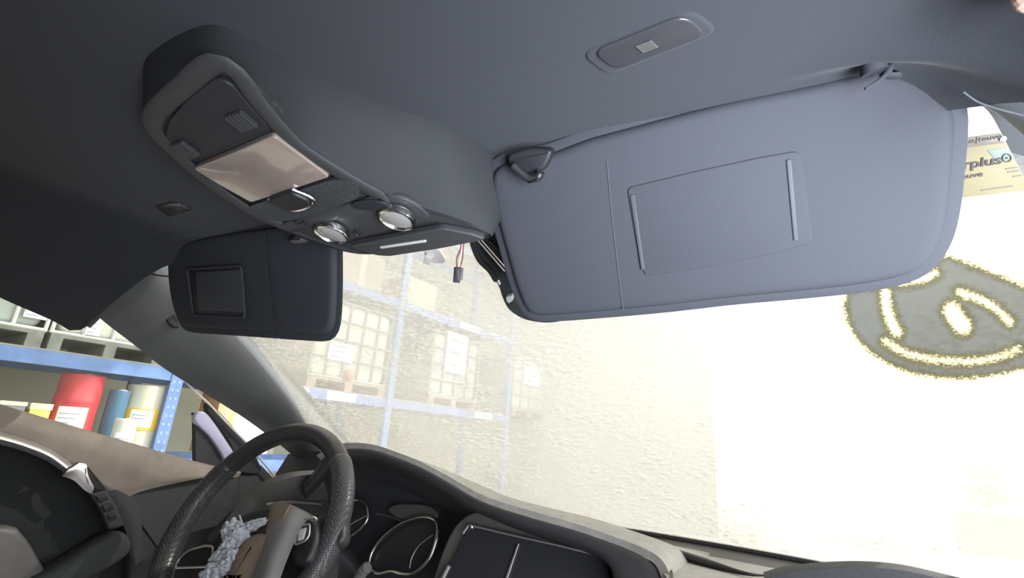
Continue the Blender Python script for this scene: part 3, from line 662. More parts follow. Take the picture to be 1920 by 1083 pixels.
# gauges
def ring(pts, r, name, mt_, par, y=.875, closed=True, n=80):
    g = Geo(); g.tube(cr([dg(*p, y=y) for p in pts], n, closed), r, 10, closed); return g.go(name, mt_, par)
rg = [(692, 1055), (700, 1030), (722, 1003), (755, 980), (790, 969), (812, 972), (820, 985), (818, 1010), (808, 1040), (792, 1062), (775, 1074), (755, 1075), (735, 1070), (712, 1074), (696, 1068)]
g = Geo(); g.slab(cr([dg(*p, y=.882) for p in rg], 70, True), .01, .001); gd = g.go('gauge', SCRN, ds); ring(rg, .0028, 'gauge_ring', CHROME, gd)
ring([(768, 1065), (772, 1045), (786, 1022), (812, 1002)], .0013, 'gauge_scale', SILV, gd, .878, False, 20)
lg = [(580, 1075), (590, 1040), (610, 1000), (640, 965), (662, 938), (682, 940), (690, 955), (688, 975), (672, 995), (650, 1012), (630, 1030), (600, 1070)]
g = Geo(); g.slab(cr([dg(*p, y=.882) for p in lg], 70, True), .01, .001); gd = g.go('gauge', SCRN, ds); ring(lg, .0028, 'gauge_ring', CHROME, gd)
ring([(645, 1005), (655, 985), (688, 966)], .0013, 'gauge_scale', SILV, gd, .878, False, 20)
g = Geo(); g.slab(cr([dg(*p, y=.890) for p in ((728, 955), (745, 945), (785, 945), (812, 952), (818, 968), (790, 972), (750, 972))], 40, True), .008, .002); g.go('display_window', FASC, ds)
ring([(705, 962), (730, 968), (765, 980)], .0012, 'gauge_panel_line', FASC, ds, .885, False, 14)
# left end of the dash: brow, air vent line, end cap
BR = [(400, 1010), (436, 966), (470, 930), (505, 905), (550, 890), (600, 886)]
surf('dash_left_brow', [[at(p[0], p[1], 0, -.60)+np.array([0, .14, -.02]) for p in BR], [at(p[0], p[1], 0, -.60+.02*i) for i, p in enumerate(BR)], [at(p[0]+6, p[1]+14, 0, -.585+.02*i) for i, p in enumerate(BR)],
      [at(p[0]+16, p[1]+46, 0, -.60+.02*i) for i, p in enumerate(BR)]], DASH, ds, 40, 20, .006)
surf('dash_left_face', [[at(p[0]+16, p[1]+46, 0, -.60+.02*i) for i, p in enumerate(BR)], [at(p[0]+16, p[1]+90, 0, -.61+.02*i) for i, p in enumerate(BR)], [at(p[0]+16, p[1]+190, 0, -.62+.02*i) for i, p in enumerate(BR)]], DASHD, ds, 30, 16, .006)
g = Geo(); g.slab([at(*p, 0, -.675) for p in ((448, 880), (478, 878), (492, 872), (520, 902), (470, 960), (430, 1010), (420, 1010), (446, 975))], .02, .005); g.go('dash_end_cap', DOORG, ds)
g = Geo(); g.tube(cr([at(*p, 0, -.50) for p in ((500, 945), (540, 941), (575, 942), (602, 945))], 20), .0026, 8); g.go('vent_trim', SILV, ds)
# passenger side: top pad, defroster slot, sensor, seam, brow near the viewer
ZT = -.152
def dt(px, py, z=ZT): return at(px, py, 2, z)
top = []
for t in np.linspace(0, 1, 9):
    x0 = float(np.interp(t, [0, .40, .9, 1], [.34, .245, .13, .12]))
    top.append([np.array([x, .50+(1.135-.30*x*x-.50)*t, -.172+.026*math.sin(math.pi*min(1, .25+t*.7))-.012*t]) for x in np.linspace(x0, .62, 9)])
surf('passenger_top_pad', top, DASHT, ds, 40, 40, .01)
g = Geo(); P = cr([dt(*p, z=-.1515) for p in ((1168, 1009), (1200, 1020), (1260, 1035), (1330, 1056), (1390, 1073), (1425, 1078), (1445, 1078))], 40)
g.tube(P, .0006+.006*np.sin(np.linspace(0, math.pi, 40))**1.2, 8); g.go('defroster_slot', BLK, ds)
g = Geo(); g.tube(cr([dt(*p, z=-.1485) for p in ((1247, 1049), (1256, 1060), (1260, 1075), (1260, 1095))], 14), .0013, 6); g.go('pad_seam', BLK, ds)
g = Geo(); g.slab(rounded([dt(*p, z=-.146) for p in ((1438, 1070), (1446, 1071), (1455, 1075), (1446, 1077), (1440, 1077))], .001), .006, .0005, (0, 0, 1)); g.go('sensor', BLK, ds)
surf('cowl_panel', [[wsp(x, .004)+np.array([0, -.003, -.001]) for x in np.linspace(-.3, .62, 12)], [wsp(x, .004)+np.array([0, -.03, -.006]) for x in np.linspace(-.3, .62, 12)], [wsp(x, .004)+np.array([0, -.07, -.016]) for x in np.linspace(-.3, .62, 12)]], FASC, ds, 40, 10, .004)
hb = [(1440, 1090), (1480, 1079), (1540, 1073), (1610, 1071), (1670, 1075), (1720, 1084), (1800, 1104)]
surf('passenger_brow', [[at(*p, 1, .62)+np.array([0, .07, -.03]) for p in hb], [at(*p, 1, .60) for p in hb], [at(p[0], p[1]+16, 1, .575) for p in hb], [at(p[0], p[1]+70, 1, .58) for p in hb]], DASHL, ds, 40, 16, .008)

# ---------------------------------------------------------------- driver door (stands slightly open)
XD = -.645
dr = bpy.data.objects.new('driver_door', None); COL.objects.link(dr); dr.parent = body; ORG[dr.name] = ORG[body.name]; dr['label'] = 'driver door with tan sill and silver pull handle'
def dd(px, py, off=0.): return on(px, py, (XD+off, .35, 0), (1, .02, 0))
sill_t = [(-520, 598), (-160, 708), (0, 757), (120, 793), (240, 828), (362, 863), (450, 882)]
sill_m = [(-520, 640), (-160, 745), (0, 787), (120, 820), (230, 862), (315, 893), (408, 890)]
sill_b = [(-520, 700), (-160, 785), (0, 815), (90, 850), (165, 890), (222, 915), (275, 918)]
sill_c = [(-520, 730), (-160, 800), (0, 823), (60, 842), (120, 872), (175, 905), (215, 945)]
surf('door_top_trim', [[dd(*p, off=-.03)+np.array([0, 0, .0]) for p in sill_t], [dd(p[0], p[1]+4, off=.0) for p in sill_t], [dd(*p, off=.012) for p in sill_m], [dd(*p, off=.006) for p in sill_b], [dd(*p, off=-.002) for p in sill_c]], DOORT, dr, 60, 30, .01)
pan = [(-520, 720), (-160, 795), (60, 836), (150, 890), (200, 935), (235, 985), (250, 1040), (250, 1150), (-520, 1150)]
g = Geo(); g.slab(rounded([dd(*p, off=-.03) for p in pan], .01), .02, .004); g.go('pocket_panel', DOORB, dr)
lowp = [(205, 905), (262, 925), (300, 890), (345, 880), (450, 880), (450, 960), (400, 1100), (390, 1160), (240, 1160), (245, 1060), (236, 985)]
g = Geo(); g.slab(rounded([dd(*p, off=-.004) for p in lowp], .012), .03, .006); g.go('speaker_panel', DOORG, dr)
surf('door_front_trim', [[dd(*p, off=.002) for p in ((190, 925), (205, 940), (225, 968), (240, 1010), (248, 1060))], [dd(*p, off=.005) for p in ((215, 918), (230, 938), (246, 970), (253, 1010), (256, 1060))],
      [dd(*p, off=-.002) for p in ((250, 908), (262, 930), (266, 968), (266, 1010), (265, 1060))]], DOORG, dr, 24, 12, .01)
# pull handle
hs = [(-420, 740), (-120, 800), (0, 828), (50, 843), (90, 860), (125, 885)]
surf('pull_handle', [[dd(p[0]+8, p[1]-17, off=.010) for p in hs], [dd(p[0]+4, p[1]-6, off=.024) for p in hs], [dd(p[0], p[1]+5, off=.012) for p in hs]], SILV, dr, 40, 12, .006)
surf('door_opener', [[dd(*p, off=.018) for p in ((130, 872), (150, 868), (163, 872), (160, 890))], [dd(*p, off=.022) for p in ((122, 885), (142, 880), (158, 892), (176, 912))], [dd(*p, off=.018) for p in ((116, 892), (138, 900), (158, 918), (172, 926))]], SILV, dr, 20, 12, .005)
g = Geo(); g.slab(rounded([dd(*p, off=.010) for p in ((164, 873), (178, 888), (200, 914), (200, 922), (180, 918), (158, 893))], .004), .02, .002); g.go('opener_recess', BLK, dr)
g = Geo(); g.tube(cr([dd(*p, off=.024) for p in ((146, 868), (130, 876), (118, 889))], 10), .0012, 6); g.go('handle_joint', BLK, dr)
swp = [(170, 926), (200, 918), (218, 945), (234, 985), (206, 994), (192, 960)]
g = Geo(); g.slab(rounded([dd(*p, off=.014) for p in swp], .005), .016, .003); g.go('switch_panel', DOORG, dr)
for quad in (((180, 930), (198, 925), (205, 935), (188, 942)), ((192, 948), (210, 942), (216, 954), (198, 960)), ((202, 966), (216, 961), (222, 970), (208, 976))):
    g = Geo(); g.slab(rounded([dd(*p, off=.018) for p in quad], .002), .006, .001); g.go('window_switch', BLK, dr)
arm = [(-60, 1150), (40, 1100), (120, 1060), (200, 1010), (240, 1000), (244, 1040), (150, 1100), (60, 1160)]
g = Geo(); g.slab(cr([dd(*p, off=.02) for p in arm], 60, True), .05, .012); g.go('armrest_edge', DOORG, dr)
g = Geo(); g.slab(cr([dd(*p, off=.0) for p in ((-300, 1000), (0, 985), (45, 1000), (75, 1045), (90, 1083), (60, 1140), (-300, 1140))], 50, True), .03, .012); g.go('pocket_insert', FASC, dr)
# window frame corner, mirror sail, seal
g = Geo(); g.slab(rounded([dd(*p, off=-.018) for p in ((365, 772), (366, 876), (460, 884), (452, 868), (400, 815))], .003), .012, .003); g.go('mirror_sail', DOORG, dr)
g = Geo(); g.slab(cr([dd(*p, off=-.010) for p in ((366, 790), (367, 778), (376, 771), (388, 774), (405, 795), (425, 825), (440, 850), (448, 880), (432, 880), (415, 850), (395, 820), (378, 803))], 50, True), .014, .004); g.go('painted_frame', LILAC, dr)
g = Geo(); g.slab(cr([dd(*p, off=-.014) for p in ((388, 756), (398, 757), (425, 785), (452, 815), (476, 845), (490, 885), (450, 885), (442, 858), (430, 830), (408, 797), (390, 775))], 50, True), .014, .004); g.go('frame_seal', RUB, dr)
g = Geo(); g.tube(cr([dd(*p, off=-.006) for p in ((335, 700), (362, 730), (392, 757), (430, 797), (470, 838), (498, 872), (525, 905))], 40), .0022, 8); g.go('seal_edge', WHITEP, dr)
gl_ = [(-520, 300), (-200, 380), (0, 470), (120, 500), (220, 560), (300, 650), (362, 728), (375, 750), (372, 776), (366, 776), (366, 880), (-200, 715), (-520, 616)]
g = Geo(); g.slab([dd(*p, off=-.030) for p in gl_], .004, .0005); g.go('door_glass', GLASSD, dr)

# ---------------------------------------------------------------- marks on the glass
def paint_mark():
    """swirl of paint on the glass: coverage kept per vertex as the thickness of the paint film"""
    def sd_band(P, line, hw):
        L = cr(line, 60); d = np.sqrt(((P[:, None]-L[None])**2).sum(-1)).min(1); return hw-d
    X = np.arange(1576, 2070, 4.); Y = np.arange(470, 716, 4.); gx, gy = np.meshgrid(X, Y); P = np.stack([gx.ravel(), gy.ravel()], 1)
    outer = np.array(cr([(1588, 565), (1592, 598), (1612, 636), (1650, 668), (1700, 692), (1760, 703), (1830, 705), (1900, 692), (1970, 665), (2020, 620), (2000, 575), (1930, 545), (1860, 515), (1800, 492), (1770, 484), (1740, 512), (1700, 530), (1640, 540), (1600, 545)], 160, True))
    # signed distance to the outer outline
    d = np.sqrt(((P[:, None]-outer[None])**2).sum(-1)).min(1)
    ins = np.zeros(len(P), bool)
    for i in range(len(outer)):
        a, b = outer[i-1], outer[i]
        c = ((a[1] > P[:, 1]) != (b[1] > P[:, 1])) & (P[:, 0] < (b[0]-a[0])*(P[:, 1]-a[1])/(b[1]-a[1]+1e-12)+a[0]); ins ^= c
    s = np.where(ins, d, -d)
    for line, hw in (([(1660, 550), (1663, 575), (1672, 605), (1682, 622)], 13), ([(1660, 640), (1700, 662), (1760, 675), (1820, 677), (1870, 670), (1910, 655)], 10),
                     ([(1800, 548), (1840, 562), (1870, 580), (1893, 603)], 11), ([(1785, 582), (1795, 598), (1806, 612)], 20), ([(1690, 528), (1730, 522), (1752, 512)], 11)):
        s = np.minimum(s, -sd_band(P, line, hw))
    V = []; idx = {}; cov = []
    keep = s > -14
    for k in np.where(keep)[0]:
        q = on_ws(P[k, 0], P[k, 1], .003)
        if q[0] > .640: continue
        idx[k] = len(V); V.append(q); cov.append(s[k]/24.)
    nx = len(X); Fc = []
    for j in range(len(Y)-1):
        for i in range(nx-1):
            q = (j*nx+i, j*nx+i+1, (j+1)*nx+i+1, (j+1)*nx+i)
            if all(k in idx for k in q): Fc.append(tuple(idx[k] for k in q))
    M = bpy.data.materials.new('paint_film'); M.use_nodes = True; nt = M.node_tree; N = nt.nodes; L = nt.links
    N.remove(N['Principled BSDF']); out_ = N['Material Output']
    at_ = N.new('ShaderNodeAttribute'); at_.attribute_name = 'film'
    tc = N.new('ShaderNodeTexCoord'); ns = N.new('ShaderNodeTexNoise'); ns.inputs['Scale'].default_value = 420; ns.inputs['Detail'].default_value = 3; L.new(tc.outputs['Object'], ns.inputs['Vector'])
    n3 = N.new('ShaderNodeMath'); n3.operation = 'MULTIPLY_ADD'; n3.inputs[1].default_value = 1.1; n3.inputs[2].default_value = -.45; L.new(ns.outputs['Fac'], n3.inputs[0])
    ad = N.new('ShaderNodeMath'); ad.operation = 'ADD'; L.new(at_.outputs['Fac'], ad.inputs[0]); L.new(n3.outputs[0], ad.inputs[1])
    al = N.new('ShaderNodeMapRange'); al.inputs[1].default_value = -.45; al.inputs[2].default_value = .55; L.new(ad.outputs[0], al.inputs[0])
    rp_ = N.new('ShaderNodeValToRGB'); e = rp_.color_ramp.elements
    e[0].position = 0; e[0].color = (1, 1, 1, 1); e[1].position = 1; e[1].color = (.13, .135, .16, 1)
    x = e.new(.25); x.color = (.95, .86, .55, 1); x = e.new(.5); x.color = (.16, .135, .06, 1); x = e.new(.75); x.color = (.11, .105, .078, 1)
    L.new(al.outputs[0], rp_.inputs['Fac'])
    tr = N.new('ShaderNodeBsdfTransparent'); L.new(rp_.outputs['Color'], tr.inputs[0])
    df = N.new('ShaderNodeBsdfDiffuse'); df.inputs[0].default_value = (.35, .33, .22, 1)
    mx = N.new('ShaderNodeMixShader'); fm = N.new('ShaderNodeMath'); fm.operation = 'MULTIPLY'; fm.inputs[1].default_value = .2; L.new(al.outputs[0], fm.inputs[0])
    L.new(fm.outputs[0], mx.inputs[0]); L.new(tr.outputs[0], mx.inputs[1]); L.new(df.outputs[0], mx.inputs[2]); L.new(mx.outputs[0], out_.inputs['Surface'])
    o = link('paint_mark', V, Fc, M)
    a = o.data.attributes.new('film', 'FLOAT', 'POINT'); a.data.foreach_set('value', cov)
    return tag(o, 'yellow olive paint swirl drawn on the bright right side of the windshield', 'paint mark')
paint_mark()

STK = mat('sticker_yellow', (.165, .138, .075), .6, var=.05, vscale=20); STKG = mat('sticker_band', (.125, .105, .082), .6); INK = mat('sticker_ink', (.05, .04, .038), .7); TEAL = mat('sticker_teal', (.14, .17, .145), .6)
stc = thing('sticker', 'yellow garage sticker on the windshield right of the passenger visor', 'sticker', on_ws(1850, 310))
SL = .012
c0 = on_ws(1860, 310, SL); du_ = unit(on_ws(1890, 300, SL)-on_ws(1800, 317, SL)); nn = unit(np.cross(du_, on_ws(1850, 290, SL)-on_ws(1855, 340, SL)))
if nn@(CAM-c0) < 0: nn = -nn
dv_ = np.cross(nn, du_)
def sk(px, py, lift=0.): return on(px, py, c0+nn*lift, nn)
g = Geo(); g.slab([sk(*p) for p in ((1765, 264), (1877, 250), (1884, 264), (1900, 296), (1921, 336), (1931, 356), (1760, 376))], .0008, .0002, nn); g.go('sticker_sheet', STK, stc)
g = Geo(); g.slab([sk(*p, lift=.0004) for p in ((1765, 265), (1876, 251), (1883, 265), (1885, 267), (1765, 283))], .0004, .0001, nn); g.go('sticker_band', STKG, stc)
g = Geo(); g.slab([sk(*p, lift=.0004) for p in ((1852, 282), (1889, 276), (1900, 298), (1870, 304))], .0004, .0001, nn); g.go('sticker_patch', TEAL, stc)
mm = np.linalg.norm(sk(1870, 310)-sk(1860, 310))/10.
def stext(s, px, py, h, mirror=False, bold=False, space=1.):
    a = unit(sk(px+60, py-9)-sk(px, py)); b = np.cross(nn, a); b = b if b@UP > 0 else -b
    a = unit(np.cross(b, nn)); a = a if a@RT > 0 else -a
    return text(s, h*mm, 'lettering', INK, stc, sk(px, py, .0007), a, b, nn, .0001, mirror, space, bold)
stext('plus|teuve', 1797, 271, 19)
stext('rplus', 1805, 317, 36, bold=True)
stext('r', 1800, 327, 26)
stext('teuve', 1795, 337, 22)
for a, b, c in ((1886, 316, 22), (1890, 322, 22), (1840, 356, 60), (1900, 330, 16)):
    g = Geo(); g.slab([sk(*p, lift=.0006) for p in ((a, b), (a+c, b-c*.14), (a+c, b-c*.14+2), (a, b+2))], .0003, .0001, nn); g.go('fine_print', STKG, stc)
g = Geo(); rc = [sk(1888+8*math.cos(t), 296+7.5*math.sin(t), .0009) for t in np.linspace(0, 2*math.pi, 28, endpoint=False)]; g.tube(rc, 1.1*mm, 6, True); g.lathe(sk(1888, 296, .0009), nn, [(2.4*mm, 0), (2.4*mm, .0003)], 10); g.go('logo_ring', INK, stc)
g = Geo(); g.lathe(sk(1881, 260, .0012), nn, [(6*mm, -.0006), (6*mm, .0006), (5*mm, .0009)], 20); g.go('white_dot', mat('dot_white', (.9, .9, .88), .5), stc)

# ---------------------------------------------------------------- hand at the roof edge
hn = thing('person', 'fingertip of a hand gripping the roof edge in the top right corner', 'person', (.62, .2, .24))
def hand():
    tip = CAM+ray(1903, 16)*.275
    wr = np.array([.70, .10, .20]); kn = tip+np.array([.055, -.075, -.018])
    V = []; E = []; Rr = []
    def chain(pts, rad, root=None):
        prev = root
        for p, r in zip(pts, rad):
            V.append(tuple(p)); Rr.append(r); k = len(V)-1
            if prev is not None: E.append((prev, k))
            prev = k
        return prev
    w_ = chain([wr+np.array([.10, -.12, -.06]), wr], [.028, .026]); pm = chain([wr*.5+kn*.5], [.03], w_)
    side = -unit(np.array([.25, .75, -.45]))
    for k, (ln_, off) in enumerate(((1.0, 0.), (1.1, .021), (1.02, .042), (.8, .062))):
        k0 = kn+side*off; f = (tip-kn)*ln_
        chain([k0, k0+f*.42+np.array([0, 0, .006]), k0+f*.74+np.array([0, 0, .005]), k0+f], [.0115, .0108, .0105, .0098], pm)
    k0 = wr*.6+kn*.4-side*.02; chain([k0, k0+np.array([-.02, .03, .02]), k0+np.array([-.035, .055, .02])], [.014, .011, .0085], pm)
    me = bpy.data.meshes.new('hand'); o0 = ORG[hn.name]
    me.from_pydata([tuple(np.array(v)-o0) for v in V], E, []); o = bpy.data.objects.new('hand', me); COL.objects.link(o); o.parent = hn
    o.modifiers.new('skin', 'SKIN'); lay = me.skin_vertices[0].data
    for i, r in enumerate(Rr): lay[i].radius = (r, r)
    lay[0].use_root = True
    s = o.modifiers.new('sub', 'SUBSURF'); s.levels = 2; s.render_levels = 2
    me.materials.append(SKIN); return o
hand()

# ================================================================== the hall outside
ZF = -1.25
FLOOR = mat('concrete', (.36, .34, .30), .8, var=.12, vscale=1.2, grain=.2, scale=60)
WALL = mat('hall_wall', (.42, .39, .31), .9, var=.1, vscale=.8)
WALLF = mat('front_wall', (.42, .40, .35), .9, var=.06, vscale=.7)
GRND = mat('yard_concrete', (.62, .58, .52), .9, var=.06, vscale=.6)
RA_ = math.radians(8); RU = np.array([math.sin(RA_), math.cos(RA_), 0.]); RN = np.array([math.cos(RA_), -math.sin(RA_), 0.])    # along the rack, and out of it towards the car
RD_ = 5.2
def rk(u, d, z): return CAM*np.array([1, 1, 0])+RU*u-RN*(RD_-d)+np.array([0, 0, z])   # d > 0 towards the car
def rku(px, py):
    d = ray(px, py); p = CAM+d*(RD_/(-(d@RN))); return (p-CAM)@RU, p[2]
g = Geo(); g.obox(rk(0, 0, ZF), RU, RN, (0, 0, 1), (-8, 12), (-2.5, 12), (-.1, 0)); struct(g.go('floor', FLOOR, None, False))
g = Geo()
for a, b, z0, z1 in ((-8, 3.32, ZF, 4.6), (4.0, 12, ZF, 4.6), (3.32, 4.0, .70, 4.6)): g.obox(rk(0, -1.5, 0), RU, RN, (0, 0, 1), (a, b), (-.15, 0), (z0, z1))
struct(g.go('wall_left', WALL, None, False))
ue, ve = 12.0, 0
g = Geo(); g.box((-8, 9.6, ZF), (-.56, 9.8, 4.6)); struct(g.go('wall_front', WALLF, None, False))
g = Geo(); g.box((-9, -6, 4.6), (2.5, 6, 4.75)); g.box((-9, 6, 4.6), (-.3, 9.8, 4.75)); struct(g.go('ceiling', WALL, None, False))
g = Geo(); g.box((-9, -6.2, ZF), (2.5, -6, 4.6)); struct(g.go('wall_back', WALL, None, False))
g = Geo(); g.box((-60, -40, ZF-.14), (80, 90, ZF-.11)); struct(g.go('ground', GRND, None, False))

BLUE = mat('rack_blue', (.11, .185, .40), .5, var=.15, vscale=8); TAGW = mat('tag_white', (.80, .78, .72), .6); PAPER = mat('paper_white', (.82, .83, .86), .7)
def label_lines(parent, o, u, v, n, w_, h, rows_=3, name='print_lines'):
    g = Geo()
    for k in range(rows_):
        l = w_*(.55+.3*((k*7) % 3)/2)
        g.obox(o, u, v, n, (w_*.1, w_*.1+l*.8), (h*(.2+.6*k/max(1, rows_-1))-h*.03, h*(.2+.6*k/max(1, rows_-1))+h*.03), (0, .002))
    g.go(name, mat_print, parent, False)
mat_print = mat('print_grey', (.35, .35, .38), .7)
HOLE = mat('upright_hole', (.26, .34, .58), .6)
rack = thing('pallet_rack', 'blue steel pallet rack along the hall wall left of the car', 'rack', rk(2, 0, ZF))
uA = [-.72, rku(312, 780)[0], rku(742, 650)[0], 7.25]
def upright(u, d):
    g = Geo(); g.obox(rk(u, d, 0), RU, RN, (0, 0, 1), (-.05, .05), (-.035, .035), (ZF, 3.9)); nf = len(g.f)
    if d > -.1:
        for z in np.arange(-.6, 3.2, .075):
            for s in (-.022, .022): g.obox(rk(u, d+.036, z), RU, RN, (0, 0, 1), (s-.008, s+.008), (-.002, .001), (-.012, .012))
    o = g.go('upright', BLUE, rack, False); o.data.materials.append(HOLE)
    for k, p in enumerate(o.data.polygons): p.material_index = int(k >= nf)
for u in uA: upright(u, 0); upright(u, -.95)
zA, zB, zC = .36, 1.70, -.42
for z in (zC, zA, zB, 2.95):
    for d in (0, -.95):
        for a, b in zip(uA[:-1], uA[1:]):
            if z == zC and a > 3: continue
            g = Geo(); g.obox(rk(0, d, z), RU, RN, (0, 0, 1), (a+.05, b-.05), (-.025, .025), (-.055, .055)); g.go('beam', BLUE, rack, False)
        g = Geo(); g.obox(rk(0, d, z), RU, RN, (0, 0, 1), (-2.9, uA[0]-.05), (-.025, .025), (-.055, .055)); g.go('beam', BLUE, rack, False)
WOOD = mat('pallet_wood', (.26, .20, .14), .8, var=.2, vscale=6)
DECK = mat('deck_board', (.30, .26, .19), .8, var=.15, vscale=4)
for z in (zC, zA, zB):
    g = Geo(); g.obox(rk(0, 0, z+.055), RU, RN, (0, 0, 1), (-2.2, 7.2 if z != zC else uA[1]), (-.95, .0), (0, .015)); g.go('deck', DECK, rack, False)
for px, py, w_ in ((885, 569, .50), (637, 749, .42), (903, 791, .45), (560, 738, .2)):
    u, z = rku(px, py); z = zB+.0 if z > 1 else zA-.0
    g = Geo(); g.obox(rk(u, .027, z), RU, RN, (0, 0, 1), (-w_/2, w_/2), (0, .004), (-.05, .05)); q = g.go('price_tag', TAGW, rack, False)
    g = Geo(); g.obox(rk(u, .0315, z), RU, RN, (0, 0, 1), (-w_*.05, w_*.4), (0, .001), (-.01, .012)); g.go('tag_print', mat_print, q, False)

# IBC totes
TANKM = mat('tote_plastic', (.62, .60, .50), .5, var=.08, vscale=3); TANKD = mat('tote_grey', (.40, .42, .38), .6, var=.12, vscale=3); CAGE = mat('tote_cage', (.55, .55, .52), .4, metal=.5); CAGED = mat('tote_cage_dark', (.30, .32, .28), .5, metal=.3)
SKD = mat('pallet_grey', (.20, .20, .17), .8, var=.25, vscale=9)
def tote(u0, z0, w_, h, dep, tank, label, bars=4, cagem=CAGE, paper=None, valve=False, skirt=WOOD):
    t = thing('tote_tank', label, 'tank', rk(u0+w_/2, -dep/2, z0), 'caged liquid totes on the blue rack')
    g = Geo()
    g.slab(rounded([rk(u, -.04, z) for u, z in ((u0+.03, z0+.14), (u0+w_-.03, z0+.14), (u0+w_-.03, z0+h-.02), (u0+.03, z0+h-.02))], .10), dep-.1, .05, RN); tk = g.go('tank', tank, t)
    g = Geo(); g.lathe(rk(u0+w_/2, -dep/2, z0+h-.02), (0, 0, 1), [(.10, 0), (.10, .04), (.08, .05)], 20); g.go('filler_cap', BLK, tk)
    g = Geo()
    for k in range(bars+1):
        u = u0+w_*k/bars; g.tube([rk(u, -.02, z0+.13), rk(u, -.02, z0+h)], .014, 6)
    nb = 4
    for k in range(nb+1): g.tube([rk(u0, -.015, z0+.14+(h-.15)*k/nb), rk(u0+w_, -.015, z0+.14+(h-.15)*k/nb)], .014, 6)
    for u in (u0, u0+w_):
        for k in range(nb+1): g.tube([rk(u, -.015, z0+.14+(h-.15)*k/nb), rk(u, -dep+.02, z0+.14+(h-.15)*k/nb)], .014, 6)
    g.go('cage', cagem, t)
    g = Geo()
    for a in (0, .45, .9): g.obox(rk(u0, 0, z0), RU, RN, (0, 0, 1), (w_*a, w_*a+w_*.1), (-dep, 0), (.0, .10))
    g.obox(rk(u0, 0, z0), RU, RN, (0, 0, 1), (0, w_), (-dep, 0), (.10, .13)); g.go('pallet', skirt, t, False)
    if paper:
        pu, pz, pw, ph = paper
        g = Geo(); g.obox(rk(pu, .0, pz), RU, RN, (0, 0, 1), (-pw/2, pw/2), (0, .004), (-ph/2, ph/2)); q = g.go('paper_sheet', PAPER, t, False)
        label_lines(q, rk(pu-pw/2, .0045, pz-ph/2), RU, (0, 0, 1), RN, pw, ph)
    if valve:
        g = Geo(); g.lathe(rk(u0+w_*.48, -.06, z0+.2), RN, [(.07, 0), (.07, .06), (.05, .07), (.05, .1), (.01, .11)], 16); g.go('valve', mat('valve_red', (.42, .16, .10), .5), t)
    return t
ub0, _ = rku(578, 700); ub1, _ = rku(735, 640)
pu, pz = rku(640, 660)
tote(ub0, zA+.07, ub1-ub0, 1.08, 1.0, TANKM, 'cream caged tote with a torn white sheet seen past driver visor edge', 5, CAGED, (pu, pz, .36, .22), True)
pu, pz = rku(856, 662)
tote(pu-.5, zA+.07, 1.1, 1.08, 1.0, TANKD, 'dim grey tote with tall white notice, second one through the windshield', 4, CAGED, (pu, pz, .48, .62))
uC, pz = rku(1030, 690)
tote(7.42, zA+.07, 1.15, 1.1, 1.0, TANKD, 'pale hazy tote furthest along the rack through the windshield', 4, CAGED, (8.0, 1.2, .55, .35))
pu, pz = rku(72, 578)
tote(rku(92, 620)[0]-.97, zA+.07, .95, 1.05, 1.0, TANKD, 'grey tote with white cage bars at the left frame edge on shelf', 5, mat('tote_cage_white', (.75, .73, .66), .4), (pu, pz-.02, .14, .12), skirt=SKD)
pu, pz = rku(125, 606)
tote(rku(92, 620)[0]+.02, zA+.07, .80, 1.05, 1.0, TANKM, 'pale tote on the shelf below the loose headliner flap', 4, mat('tote_cage_pale', (.70, .68, .62), .4), (pu+.18, pz, .10, .12), skirt=SKD)
# upper-level pallets of goods seen faintly through the top of the windshield
CARD = mat('cardboard', (.34, .28, .21), .8, var=.12, vscale=5)
def carton(u0, z0, w_, h, dep, label, mt_=None):
    t = thing('carton', label, 'box', rk(u0+w_/2, -dep/2, z0))
    g = Geo(); g.obox(rk(u0, -.08, z0), RU, RN, (0, 0, 1), (0, w_), (-dep, 0), (0, h)); g.go('box_body', mt_ or CARD, t, False)
    g = Geo(); g.obox(rk(u0, -.079, z0), RU, RN, (0, 0, 1), (w_*.44, w_*.56), (0, .002), (0, h)); g.obox(rk(u0, -.08, z0+h), RU, RN, (0, 0, 1), (w_*.44, w_*.56), (-dep, 0), (0, .002)); g.go('tape', GREYC, t, False)
    return t
carton(3.55, zB+.07, .7, .5, .7, 'brown carton on the upper rack beam near the console')
carton(4.7, zB+.07, .6, .42, .7, 'brown carton on the upper rack beam beside hanging plug', mat('cardboard_pale', (.50, .40, .28), .8))
carton(2.49, zC+.10, .18, .78, .4, 'orange brown carton glimpsed between the door seal and pillar', mat('cardboard_orange', (.55, .33, .16), .8))

